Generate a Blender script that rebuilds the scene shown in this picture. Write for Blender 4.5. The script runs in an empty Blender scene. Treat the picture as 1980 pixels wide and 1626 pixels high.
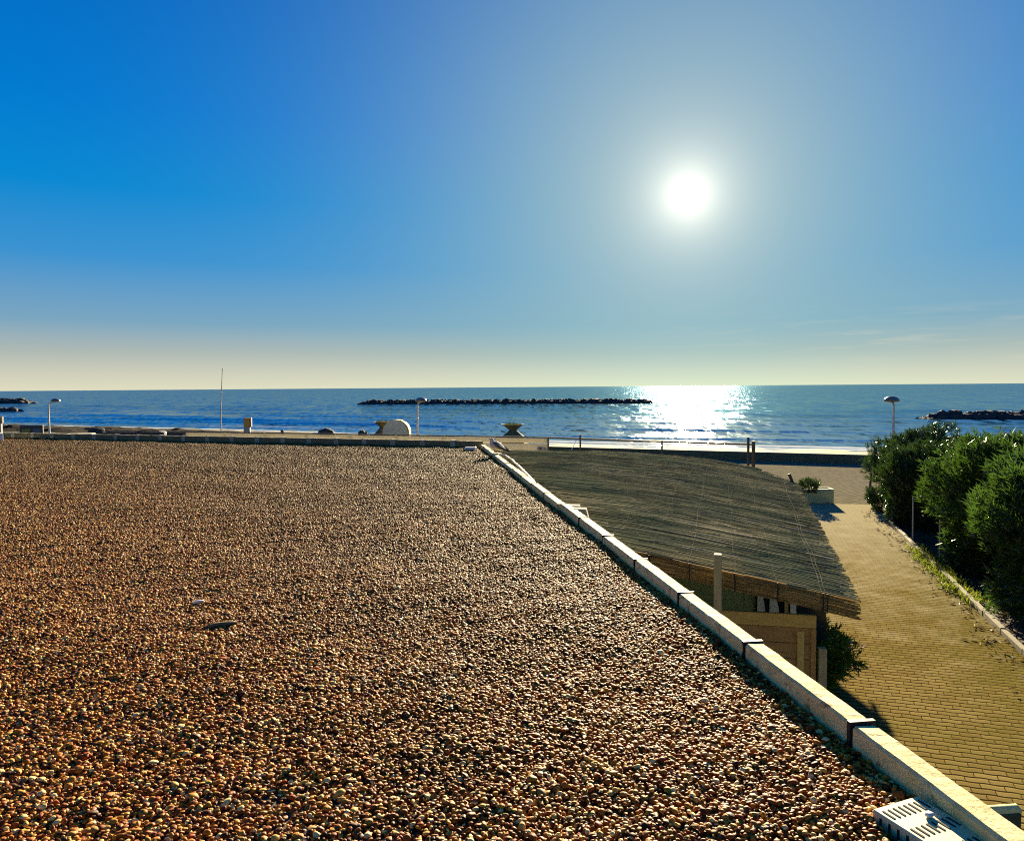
import bpy, math, random
import numpy as np
from mathutils import Vector, Matrix, noise

R = math.radians
rng = np.random.default_rng(7)
random.seed(7)
scene = bpy.context.scene
C = scene.collection

# ---------------------------------------------------------------- camera
F_PX, W_PX, H_PX = 1420.0, 1980.0, 1626.0
PITCH, ROLL = math.atan(64.5 / F_PX), R(-0.434)
CAM = Vector((0, 0, 4.2))
cam_data = bpy.data.cameras.new('camera')
cam = bpy.data.objects.new('camera', cam_data)
C.objects.link(cam)
cam_data.sensor_width = 36.0
cam_data.lens = 36.0 * F_PX / W_PX
cam_data.clip_start, cam_data.clip_end = 0.05, 120000.0
CAM_ROT = Matrix.Rotation(R(90) - PITCH, 3, 'X') @ Matrix.Rotation(ROLL, 3, 'Z')
cam.matrix_world = Matrix.Translation(CAM) @ CAM_ROT.to_4x4()
scene.camera = cam


def ray(px, py):
    return (CAM_ROT @ Vector((px - W_PX / 2, H_PX / 2 - py, -F_PX))).normalized()


def at(px, py, z=None, y=None):
    d = ray(px, py)
    t = (z - CAM.z) / d.z if z is not None else y / d.y
    return CAM + d * t


SUN = ray(1330, 377)
SUN_EL = math.asin(SUN.z)
SUN_AZ = math.atan2(SUN.x, SUN.y)          # from +Y towards +X

# ---------------------------------------------------------------- sky
world = bpy.data.worlds.new('World')
scene.world = world
world.use_nodes = True
NT = world.node_tree
NT.nodes.clear()


class NB:
    """tiny node-graph helper"""
    def __init__(s, nt): s.nt = nt

    def n(s, kind, **kw):
        nd = s.nt.nodes.new(kind)
        for k, v in kw.items(): setattr(nd, k, v)
        return nd

    def put(s, sock, v):
        if isinstance(v, bpy.types.NodeSocket): s.nt.links.new(v, sock)
        elif v is not None: sock.default_value = v

    def m(s, op, a, b=None, c=None, clamp=False):
        nd = s.n('ShaderNodeMath', operation=op, use_clamp=clamp)
        for i, v in enumerate((a, b, c)): s.put(nd.inputs[i], v)
        return nd.outputs[0]

    def v(s, op, a, b=None):
        nd = s.n('ShaderNodeVectorMath', operation=op)
        s.put(nd.inputs[0], a)
        if b is not None: s.put(nd.inputs[1], b)
        return nd.outputs['Value'] if op in ('DOT_PRODUCT', 'LENGTH') else nd.outputs[0]

    def mix(s, fac, a, b, blend='MIX', clamp=True):
        nd = s.n('ShaderNodeMix', data_type='RGBA', blend_type=blend, clamp_factor=clamp)
        s.put(nd.inputs[0], fac); s.put(nd.inputs[6], a); s.put(nd.inputs[7], b)
        return nd.outputs[2]

    def ramp(s, fac, stops, interp='LINEAR'):
        nd = s.n('ShaderNodeValToRGB')
        cr = nd.color_ramp; cr.interpolation = interp
        while len(cr.elements) < len(stops): cr.elements.new(0.5)
        for e, (p, c) in zip(cr.elements, stops):
            e.position = p
            e.color = (*c, 1) if not isinstance(c, (int, float)) else (c, c, c, 1)
        s.put(nd.inputs[0], fac)
        return nd.outputs[0]

    def noise(s, vec, scale, detail=4, rough=0.55, dist=0.0, dim='3D', out=0):
        nd = s.n('ShaderNodeTexNoise', noise_dimensions=dim)
        if vec is not None: s.put(nd.inputs['Vector'], vec)
        nd.inputs['Scale'].default_value = scale
        nd.inputs['Detail'].default_value = detail
        nd.inputs['Roughness'].default_value = rough
        nd.inputs['Distortion'].default_value = dist
        return nd.outputs[out]

    def mapping(s, vec, scale=(1, 1, 1), rot=(0, 0, 0), loc=(0, 0, 0)):
        nd = s.n('ShaderNodeMapping')
        s.put(nd.inputs[0], vec)
        nd.inputs['Scale'].default_value = scale
        nd.inputs['Rotation'].default_value = rot
        nd.inputs['Location'].default_value = loc
        return nd.outputs[0]

    def bump(s, h, strength=0.5, dist=0.01, normal=None):
        nd = s.n('ShaderNodeBump')
        nd.inputs['Strength'].default_value = strength
        nd.inputs['Distance'].default_value = dist
        s.put(nd.inputs['Height'], h)
        if normal is not None: s.put(nd.inputs['Normal'], normal)
        return nd.outputs[0]


w = NB(NT)
SKY_STRENGTH = 0.05
sky = w.n('ShaderNodeTexSky', sky_type='NISHITA')
sky.sun_disc = False
sky.sun_elevation = SUN_EL
sky.sun_rotation = SUN_AZ
sky.altitude = 10
sky.air_density = 1.0
sky.dust_density = 0.6
sky.ozone_density = 3.0
V = w.v('NORMALIZE', w.n('ShaderNodeTexCoord').outputs['Generated'])
sep = w.n('ShaderNodeSeparateXYZ'); w.put(sep.inputs[0], V)
elev = w.m('MAXIMUM', w.m('ARCSINE', sep.outputs['Z']), 0.0)
ang = w.m('ARCCOSINE', w.m('MINIMUM', w.v('DOT_PRODUCT', V, tuple(SUN)), 0.999999))


def expo(x, sigma, power=1.0):
    q = w.m('DIVIDE', x, sigma)
    if power != 1.0: q = w.m('POWER', q, power)
    return w.m('EXPONENT', w.m('MULTIPLY', q, -1.0))


EXPO = 2.3
def lin(r, g, b, k=1.0 / (0.05 * 2 ** EXPO)):
    f = lambda c: (c / 255 / 12.92 if c < 10.3 else ((c / 255 + .055) / 1.055) ** 2.4)
    return (f(r) * k, f(g) * k, f(b) * k)


clear = w.ramp(w.m('DIVIDE', elev, R(45)), [(0.0, lin(232, 226, 196)), (0.027, lin(213, 209, 188)), (0.058, lin(181, 187, 180)), (0.105, lin(128, 167, 192)), (0.20, lin(62, 148, 210)),
                                          (0.30, lin(8, 138, 212)), (0.42, lin(0, 123, 210)), (0.58, lin(0, 109, 198)), (0.75, lin(0, 97, 182)), (1.0, lin(0, 84, 165))])
nish = w.mix(1.0, sky.outputs[0], (0.0, 0.22, 0.36, 1), 'MULTIPLY')
col = w.mix(0.08, clear, nish)
wide = w.m('MULTIPLY', expo(ang, R(20.5), 2.2), 0.80)
lift = w.m('MULTIPLY', w.m('SUBTRACT', 1.0, expo(elev, R(3.5), 1.5)), wide)
col = w.mix(lift, col, (*lin(152, 186, 188), 1))
# thin cirrus veil low on the right and one faint streak high on the left
cir = w.noise(w.mapping(V, (5, 2, 60), (0, R(4), 0)), 1.6, 5, 0.6)
cirm = w.m('MULTIPLY', w.ramp(cir, [(0.52, 0.0), (0.75, 1.0)]), expo(w.m('ABSOLUTE', w.m('SUBTRACT', elev, R(3.0))), R(1.8), 2.0))
col = w.mix(w.m('MULTIPLY', w.m('MULTIPLY', cirm, 0.5), w.m('MULTIPLY', w.m('SUBTRACT', sep.outputs['X'], 0.1), 3.0, clamp=True)), col, (*lin(225, 218, 196), 1))
col = w.mix(w.m('MULTIPLY', expo(ang, R(6.0), 1.3), 0.55), col, (*lin(200, 208, 204), 1))
glow = w.mix(1.0, w.ramp(w.m('ADD', w.m('MULTIPLY', expo(ang, R(1.5)), 0.85), w.m('MULTIPLY', expo(ang, R(4.5)), 0.15)), [(0, (0, 0, 0)), (1, (1, 1, 1))]), (5.6, 5.1, 3.9, 1), 'MULTIPLY')
col = w.mix(1.0, col, glow, 'ADD', clamp=False)
bg = w.n('ShaderNodeBackground')
w.put(bg.inputs[0], col)
bg.inputs[1].default_value = SKY_STRENGTH
w.nt.links.new(bg.outputs[0], w.n('ShaderNodeOutputWorld').inputs[0])

# ---------------------------------------------------------------- sun, exposure
sun_data = bpy.data.lights.new('sun', 'SUN')
sun_data.energy = 5.0
sun_data.angle = R(0.5)
sun_data.color = (1.0, 0.82, 0.52)
sun_ob = bpy.data.objects.new('sun', sun_data)
C.objects.link(sun_ob)
sun_ob.rotation_euler = SUN.to_track_quat('Z', 'Y').to_euler()
sun_ob.location = (40, 160, 60)
scene.view_settings.view_transform = 'Standard'
scene.view_settings.look = 'None'
scene.view_settings.exposure = EXPO
scene.view_settings.gamma = 1.0
scene.view_settings.use_curve_mapping = False
scene.cycles.max_bounces = 6
scene.cycles.use_denoising = False
scene.cycles.filter_width = 1.15
scene.cycles.sample_clamp_indirect = 6.0

# ---------------------------------------------------------------- helpers
def tag(o, label=None, cat=None, group=None, kind=None):
    if label: o['label'] = label
    if cat: o['category'] = cat
    if group: o['group'] = group
    if kind: o['kind'] = kind
    return o


class MB:
    """collects geometry for ONE mesh object"""
    def __init__(s): s.v, s.f, s.mi, s.cur = [], [], [], 0

    def add(s, vs, fs):
        b = len(s.v)
        s.v += [tuple(p) for p in vs]
        s.f += [tuple(i + b for i in f) for f in fs]
        s.mi += [s.cur] * len(fs)
        return s

    def box(s, c, size, rz=0.0, bev=0.0, axes=None):
        hx, hy, hz_ = (q / 2 for q in size)
        if bev > 0:
            b = min(bev, hx * .49, hy * .49, hz_ * .49)
            pts, idx = [], {}
            for sx in (-1, 1):
                for sy in (-1, 1):
                    for sz in (-1, 1):
                        for k in range(3):
                            p = [sx * hx, sy * hy, sz * hz_]
                            for j, h in enumerate((hx, hy, hz_)):
                                if j != k: p[j] = (sx, sy, sz)[j] * (h - b)
                            idx[(sx, sy, sz, k)] = len(pts); pts.append(p)
            fs = []
            for k in range(3):
                a, c2 = [j for j in range(3) if j != k]
                for sg in (-1, 1):
                    q = []
                    for (u, v_) in ((-1, -1), (1, -1), (1, 1), (-1, 1)):
                        t = [0, 0, 0]; t[k] = sg; t[a] = u; t[c2] = v_
                        q.append(idx[(t[0], t[1], t[2], k)])
                    fs.append(q)
            for k in range(3):
                a, c2 = [j for j in range(3) if j != k]
                for u in (-1, 1):
                    for v_ in (-1, 1):
                        q = []
                        for (sg, kk) in ((-1, a), (1, a), (1, c2), (-1, c2)):
                            t = [0, 0, 0]; t[k] = sg; t[a] = u; t[c2] = v_
                            q.append(idx[(t[0], t[1], t[2], kk)])
                        fs.append(q)
            for sx in (-1, 1):
                for sy in (-1, 1):
                    for sz in (-1, 1):
                        fs.append([idx[(sx, sy, sz, k)] for k in range(3)])
        else:
            pts = [(sx * hx, sy * hy, sz * hz_) for sx in (-1, 1) for sy in (-1, 1) for sz in (-1, 1)]
            fs = [(0, 1, 3, 2), (4, 6, 7, 5), (0, 4, 5, 1), (2, 3, 7, 6), (0, 2, 6, 4), (1, 5, 7, 3)]
        M = Matrix.Rotation(rz, 3, 'Z') if axes is None else axes
        c = Vector(c)
        return s.add([c + M @ Vector(p) for p in pts], fs)

    def tube(s, pts, rad, n=8, cap=True):
        pts = [Vector(p) for p in pts]
        if not hasattr(rad, '__len__'): rad = [rad] * len(pts)
        vs, fs = [], []
        up = Vector((0.13, 0.31, 0.94))
        for i, p in enumerate(pts):
            d = (pts[min(i + 1, len(pts) - 1)] - pts[max(i - 1, 0)]).normalized()
            a = d.cross(up)
            if a.length < 1e-3: a = d.cross(Vector((1, 0, 0)))
            a.normalize(); b = d.cross(a)
            for k in range(n):
                t = 2 * math.pi * k / n
                vs.append(p + (a * math.cos(t) + b * math.sin(t)) * rad[i])
        for i in range(len(pts) - 1):
            for k in range(n):
                fs.append((i * n + k, i * n + (k + 1) % n, (i + 1) * n + (k + 1) % n, (i + 1) * n + k))
        if cap:
            fs.append(tuple(range(n))[::-1])
            fs.append(tuple(range((len(pts) - 1) * n, len(pts) * n)))
        return s.add(vs, fs)

    def lathe(s, prof, c=(0, 0, 0), n=24, sx=1.0, sy=1.0, rz=0.0):
        vs, fs = [], []
        c = Vector(c)
        for (r, z) in prof:
            for k in range(n):
                t = 2 * math.pi * k / n + rz
                vs.append(c + Vector((r * sx * math.cos(t), r * sy * math.sin(t), z)))
        for i in range(len(prof) - 1):
            for k in range(n):
                fs.append((i * n + k, i * n + (k + 1) % n, (i + 1) * n + (k + 1) % n, (i + 1) * n + k))
        fs.append(tuple(range(n))[::-1])
        fs.append(tuple(range((len(prof) - 1) * n, len(prof) * n)))
        return s.add(vs, fs)

    def prism(s, poly, z0, z1):
        n = len(poly)
        vs = [(x, y, z0) for x, y in poly] + [(x, y, z1) for x, y in poly]
        fs = [tuple(range(n))[::-1], tuple(range(n, 2 * n))]
        fs += [(i, (i + 1) % n, n + (i + 1) % n, n + i) for i in range(n)]
        return s.add(vs, fs)

    def rock(s, c, size, seed=0, n=10, rough=0.28, rz=0.0):
        vs, fs = [], []
        m = n // 2 + 1
        c = Vector(c); o = Vector((seed * 3.7, seed * 1.3, seed * 5.1))
        M = Matrix.Rotation(rz, 3, 'Z')
        for i in range(m + 1):
            th = math.pi * i / m
            for k in range(n):
                ph = 2 * math.pi * k / n
                d = Vector((math.sin(th) * math.cos(ph), math.sin(th) * math.sin(ph), math.cos(th)))
                q = max(abs(d.x), abs(d.y), abs(d.z))
                r = 1.0 / (q ** 0.45) * (1 + rough * noise.noise(d * 1.7 + o) + rough * .5 * noise.noise(d * 4 + o))
                vs.append(c + M @ Vector((d.x * size[0] * r / 2, d.y * size[1] * r / 2, d.z * size[2] * r / 2)))
        for i in range(m):
            for k in range(n):
                fs.append((i * n + k, (i + 1) * n + k, (i + 1) * n + (k + 1) % n, i * n + (k + 1) % n))
        return s.add(vs, fs)

    def build(s, name, mats, parent=None, smooth=False, at_base=True):
        me = bpy.data.meshes.new(name)
        me.from_pydata(s.v, [], s.f)
        if not isinstance(mats, (list, tuple)): mats = [mats]
        for m in mats: me.materials.append(m)
        if len(mats) > 1: me.polygons.foreach_set('material_index', s.mi)
        if smooth: me.polygons.foreach_set('use_smooth', [True] * len(me.polygons))
        me.update()
        o = bpy.data.objects.new(name, me)
        C.objects.link(o)
        if parent is not None:
            o.parent = parent
            o.matrix_parent_inverse = Matrix.Translation(-parent.location)
        return o


def np_mesh(name, V_, F_, mats, parent=None, smooth=False, mi=None):
    """fast mesh from numpy: V_ (n,3); F_ (m,k) all faces with k corners"""
    me = bpy.data.meshes.new(name)
    V_ = np.asarray(V_, np.float32); F_ = np.asarray(F_, np.int32)
    k = F_.shape[1]
    me.vertices.add(len(V_)); me.vertices.foreach_set('co', V_.ravel())
    me.loops.add(F_.size); me.loops.foreach_set('vertex_index', F_.ravel())
    me.polygons.add(len(F_))
    me.polygons.foreach_set('loop_start', np.arange(0, F_.size, k, dtype=np.int32))
    if not isinstance(mats, (list, tuple)): mats = [mats]
    for m in mats: me.materials.append(m)
    if mi is not None: me.polygons.foreach_set('material_index', np.asarray(mi, np.int32))
    me.polygons.foreach_set('use_smooth', np.full(len(F_), smooth))
    me.update(calc_edges=True); me.validate()
    o = bpy.data.objects.new(name, me)
    C.objects.link(o)
    if parent is not None:
        o.parent = parent
        o.matrix_parent_inverse = Matrix.Translation(-parent.location)
    return o


def empty(name, loc, label=None, cat=None, group=None):
    o = bpy.data.objects.new(name, None)
    o.empty_display_size = 0.2
    C.objects.link(o)
    o.location = loc
    return tag(o, label, cat, group)


# ---------------------------------------------------------------- materials
def mat(name, c1, c2=None, rough=0.7, scale=6.0, bump=0.0, bdist=0.01, bscale=None, metal=0.0, stretch=(1, 1, 1), spec=0.5, trans=0.0, stain=None):
    m = bpy.data.materials.new(name); m.use_nodes = True
    nb = NB(m.node_tree)
    p = m.node_tree.nodes['Principled BSDF']
    tc = nb.n('ShaderNodeTexCoord').outputs['Object']
    vec = nb.mapping(tc, stretch)
    n1 = nb.noise(vec, scale, 5, 0.6)
    c = nb.mix(nb.ramp(n1, [(0.3, 0.0), (0.7, 1.0)]), (*c1, 1), (*(c2 or c1), 1))
    if stain:
        sc, cs, lo, hi = stain
        c = nb.mix(nb.ramp(nb.noise(tc, sc, 4, 0.65), [(lo, 0.0), (hi, 1.0)]), c, (*cs, 1))
    nb.put(p.inputs['Base Color'], c)
    p.inputs['Roughness'].default_value = rough
    p.inputs['Metallic'].default_value = metal
    p.inputs['Specular IOR Level'].default_value = spec
    if bump:
        nb.put(p.inputs['Normal'], nb.bump(nb.noise(vec, bscale or scale * 4, 5, 0.65), bump, bdist))
    if trans:
        t = nb.n('ShaderNodeBsdfTranslucent'); nb.put(t.inputs[0], c)
        mx = nb.n('ShaderNodeMixShader'); mx.inputs[0].default_value = trans
        out = m.node_tree.nodes['Material Output']
        m.node_tree.links.new(p.outputs[0], mx.inputs[1]); m.node_tree.links.new(t.outputs[0], mx.inputs[2])
        m.node_tree.links.new(mx.outputs[0], out.inputs[0])
    return m


M = {}
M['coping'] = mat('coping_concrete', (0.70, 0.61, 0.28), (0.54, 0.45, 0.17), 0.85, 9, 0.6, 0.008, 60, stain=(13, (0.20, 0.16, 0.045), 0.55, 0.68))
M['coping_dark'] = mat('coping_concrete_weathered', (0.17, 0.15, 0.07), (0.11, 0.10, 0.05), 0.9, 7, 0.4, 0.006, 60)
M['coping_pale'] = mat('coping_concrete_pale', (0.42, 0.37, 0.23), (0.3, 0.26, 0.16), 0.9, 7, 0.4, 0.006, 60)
M['seal'] = mat('bitumen_seal', (0.012, 0.012, 0.012), (0.02, 0.02, 0.02), 0.6)
M['render'] = mat('wall_render', (0.50, 0.46, 0.36), (0.42, 0.38, 0.3), 0.9, 3, 0.2, 0.004, 80)
M['screed'] = mat('roof_screed', (0.055, 0.028, 0.012), (0.03, 0.015, 0.008), 0.95, 12, 0.5, 0.01, 50)
M['soil'] = mat('soil', (0.07, 0.045, 0.02), (0.035, 0.022, 0.01), 0.95, 2.5, 0.6, 0.03, 20)
M['wood'] = mat('pine_boards', (0.38, 0.22, 0.06), (0.27, 0.15, 0.04), 0.75, 3.0, 0.35, 0.004, 14, stretch=(1.2, 1.2, 9), stain=(6, (0.14, 0.075, 0.03), 0.62, 0.72))
M['wood_light'] = mat('pine_rail', (0.54, 0.38, 0.09), (0.44, 0.29, 0.07), 0.75, 3.0, 0.3, 0.004, 14, stretch=(1.2, 1.2, 9))
M['wood_post'] = mat('treated_post', (0.34, 0.29, 0.13), (0.25, 0.21, 0.10), 0.8, 4.0, 0.3, 0.004, 20, stretch=(6, 6, 1))
M['wood_dark'] = mat('dark_timber', (0.06, 0.045, 0.03), (0.04, 0.03, 0.02), 0.8, 5, 0.3, 0.004, 20)
M['vent'] = mat('vent_plastic', (0.60, 0.55, 0.30), (0.52, 0.47, 0.25), 0.6, 5, 0.1, 0.002, 40, stain=(14, (0.38, 0.33, 0.17), 0.6, 0.8))
M['slot'] = mat('vent_slot_dark', (0.008, 0.008, 0.006), None, 0.9)
M['white_pvc'] = mat('white_pvc', (0.75, 0.75, 0.72), (0.66, 0.66, 0.62), 0.45, 8)
M['canvas'] = mat('cream_canvas', (0.46, 0.43, 0.33), (0.40, 0.375, 0.285), 0.9, 1.2, 0.15, 0.01, 6, trans=0.38)
M['canvas_navy'] = mat('navy_canvas', (0.012, 0.018, 0.03), (0.02, 0.026, 0.04), 0.8, 2)
M['frame_dark'] = mat('dark_frame', (0.025, 0.028, 0.03), (0.04, 0.04, 0.04), 0.55, 6)
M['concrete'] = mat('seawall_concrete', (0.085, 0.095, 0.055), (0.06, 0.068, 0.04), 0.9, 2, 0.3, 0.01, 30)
M['pot'] = mat('planter_concrete', (0.10, 0.10, 0.05), (0.07, 0.07, 0.035), 0.9, 4, 0.3, 0.01, 40)
M['pale_render'] = mat('pale_render', (0.60, 0.55, 0.38), (0.52, 0.47, 0.32), 0.85, 3, 0.1, 0.004, 60)
M['ochre'] = mat('ochre_sunlit_edge', (0.50, 0.33, 0.09), (0.42, 0.26, 0.06), 0.8, 5)  # warm sunlight on the arch's right side, put into the colour
M['planter_box'] = mat('pale_green_planter', (0.36, 0.42, 0.24), (0.30, 0.36, 0.2), 0.85, 4, 0.15, 0.004, 50)
M['orange_sign'] = mat('orange_sign', (0.48, 0.25, 0.04), (0.36, 0.18, 0.03), 0.6, 3)
M['grey_paint'] = mat('grey_paint', (0.27, 0.27, 0.26), (0.22, 0.22, 0.21), 0.6, 5)
M['lamp_metal'] = mat('galvanised_pole', (0.42, 0.43, 0.43), (0.36, 0.37, 0.38), 0.45, 6, metal=0.3)
M['lamp_head'] = mat('lamp_dome', (0.11, 0.12, 0.12), (0.09, 0.1, 0.1), 0.3, 6)
M['rockdark'] = mat('breakwater_rock', (0.035, 0.035, 0.036), (0.014, 0.015, 0.018), 0.9, 0.8, 0.6, 0.1, 4)
M['rock'] = mat('dark_rock', (0.03, 0.035, 0.035), (0.02, 0.022, 0.024), 0.85, 2, 0.4, 0.03, 10)
M['gull_white'] = mat('gull_white_feathers', (0.55, 0.50, 0.40), (0.5, 0.45, 0.36), 0.85, 20)
M['gull_grey'] = mat('gull_grey_wing', (0.10, 0.09, 0.07), (0.08, 0.07, 0.055), 0.85, 20)
M['gull_black'] = mat('gull_black_tips', (0.02, 0.02, 0.02), None, 0.8)
M['gull_leg'] = mat('gull_leg', (0.4, 0.28, 0.12), None, 0.6)
M['green_wall'] = mat('pale_green_boards', (0.30, 0.36, 0.14), (0.24, 0.3, 0.11), 0.8, 2)
M['glass_dark'] = mat('dark_glass', (0.01, 0.02, 0.025), None, 0.08)
M['white_cloth'] = mat('white_cloth', (0.8, 0.72, 0.5), (0.72, 0.64, 0.44), 0.9, 9)
M['low_wall'] = mat('mossy_low_wall', (0.04, 0.075, 0.03), (0.02, 0.04, 0.02), 0.9, 6, 0.3, 0.01, 30)
M['low_cap'] = mat('rounded_cap', (0.56, 0.54, 0.24), (0.36, 0.40, 0.14), 0.7, 12)
M['kerb'] = mat('kerb_stone', (0.16, 0.135, 0.065), (0.10, 0.085, 0.035), 0.9, 8, 0.4, 0.006, 50, stain=(5, (0.10, 0.11, 0.04), 0.52, 0.7))
M['bark'] = mat('bark', (0.11, 0.085, 0.05), (0.07, 0.05, 0.03), 0.9, 12, 0.4, 0.01, 30)
M['driftwood'] = mat('driftwood', (0.15, 0.11, 0.045), (0.07, 0.05, 0.02), 0.85, 25, 0.5, 0.004, 90, stretch=(1, 1, 1))
M['seaweed'] = mat('seaweed', (0.020, 0.014, 0.007), (0.010, 0.008, 0.005), 0.95, 0.5, 0.8, 0.1, 3, spec=0.05)
M['wire'] = mat('pale_wire', (0.22, 0.22, 0.18), (0.06, 0.06, 0.05), 0.9, 2.2, spec=0.0)
M['tie'] = mat('dark_tie', (0.015, 0.012, 0.01), None, 0.8)
M['yellow_panel'] = mat('yellow_green_panel', (0.20, 0.2, 0.03), (0.15, 0.15, 0.025), 0.6, 3)
M['blue_panel'] = mat('blue_grey_panel', (0.07, 0.11, 0.14), (0.05, 0.08, 0.11), 0.5, 3)
M['shell'] = mat('shell_white', (0.75, 0.72, 0.62), (0.6, 0.56, 0.48), 0.5, 40)


def leaf_mat(name, stops, rough=0.35, trans=0.4, tcol=(0.12, 0.2, 0.02)):
    m = bpy.data.materials.new(name); m.use_nodes = True
    nb = NB(m.node_tree); p = m.node_tree.nodes['Principled BSDF']
    geo = nb.n('ShaderNodeNewGeometry')
    big = nb.noise(nb.n('ShaderNodeTexCoord').outputs['Object'], 1.3, 3, 0.6)
    fac = nb.m('ADD', nb.m('MULTIPLY', geo.outputs['Random Per Island'], 0.6), nb.m('MULTIPLY', big, 0.45))
    c = nb.ramp(fac, stops)
    nb.put(p.inputs['Base Color'], c)
    p.inputs['Roughness'].default_value = rough
    p.inputs['Specular IOR Level'].default_value = 0.5
    t = nb.n('ShaderNodeBsdfTranslucent')
    nb.put(t.inputs[0], nb.mix(0.5, c, (*tcol, 1)))
    mx = nb.n('ShaderNodeMixShader'); mx.inputs[0].default_value = trans
    L = m.node_tree.links
    L.new(p.outputs[0], mx.inputs[1]); L.new(t.outputs[0], mx.inputs[2])
    L.new(mx.outputs[0], m.node_tree.nodes['Material Output'].inputs[0])
    return m


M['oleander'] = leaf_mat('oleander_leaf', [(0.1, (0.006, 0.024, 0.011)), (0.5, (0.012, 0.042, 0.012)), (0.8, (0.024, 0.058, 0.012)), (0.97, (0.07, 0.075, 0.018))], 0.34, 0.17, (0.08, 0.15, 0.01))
M['oleander_lit'] = leaf_mat('oleander_leaf_lit', [(0.1, (0.008, 0.034, 0.012)), (0.5, (0.020, 0.062, 0.014)), (0.8, (0.040, 0.088, 0.017)), (0.97, (0.11, 0.12, 0.025))], 0.27, 0.26, (0.10, 0.19, 0.013))  # same leaf, brighter: the weaker backlight is put into its colour
M['shrub'] = leaf_mat('shrub_leaf', [(0.1, (0.02, 0.06, 0.01)), (0.5, (0.06, 0.14, 0.016)), (0.95, (0.16, 0.24, 0.03))], 0.3, 0.4, (0.12, 0.26, 0.02))
M['succulent'] = leaf_mat('succulent_leaf', [(0.1, (0.02, 0.05, 0.025)), (0.9, (0.06, 0.10, 0.04))], 0.4, 0.2)
M['grass'] = leaf_mat('weed_blade', [(0.1, (0.05, 0.09, 0.012)), (0.6, (0.11, 0.16, 0.02)), (0.95, (0.22, 0.2, 0.06))], 0.5, 0.5, (0.3, 0.36, 0.03))
M['litter'] = leaf_mat('dry_leaf', [(0.1, (0.04, 0.025, 0.012)), (0.6, (0.10, 0.065, 0.03)), (0.95, (0.22, 0.16, 0.08))], 0.8, 0.15, (0.2, 0.12, 0.04))
M['dead'] = leaf_mat('withered_leaf', [(0.1, (0.05, 0.035, 0.03)), (0.6, (0.14, 0.09, 0.08)), (0.95, (0.4, 0.34, 0.3))], 0.5, 0.2, (0.2, 0.12, 0.06))


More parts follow.
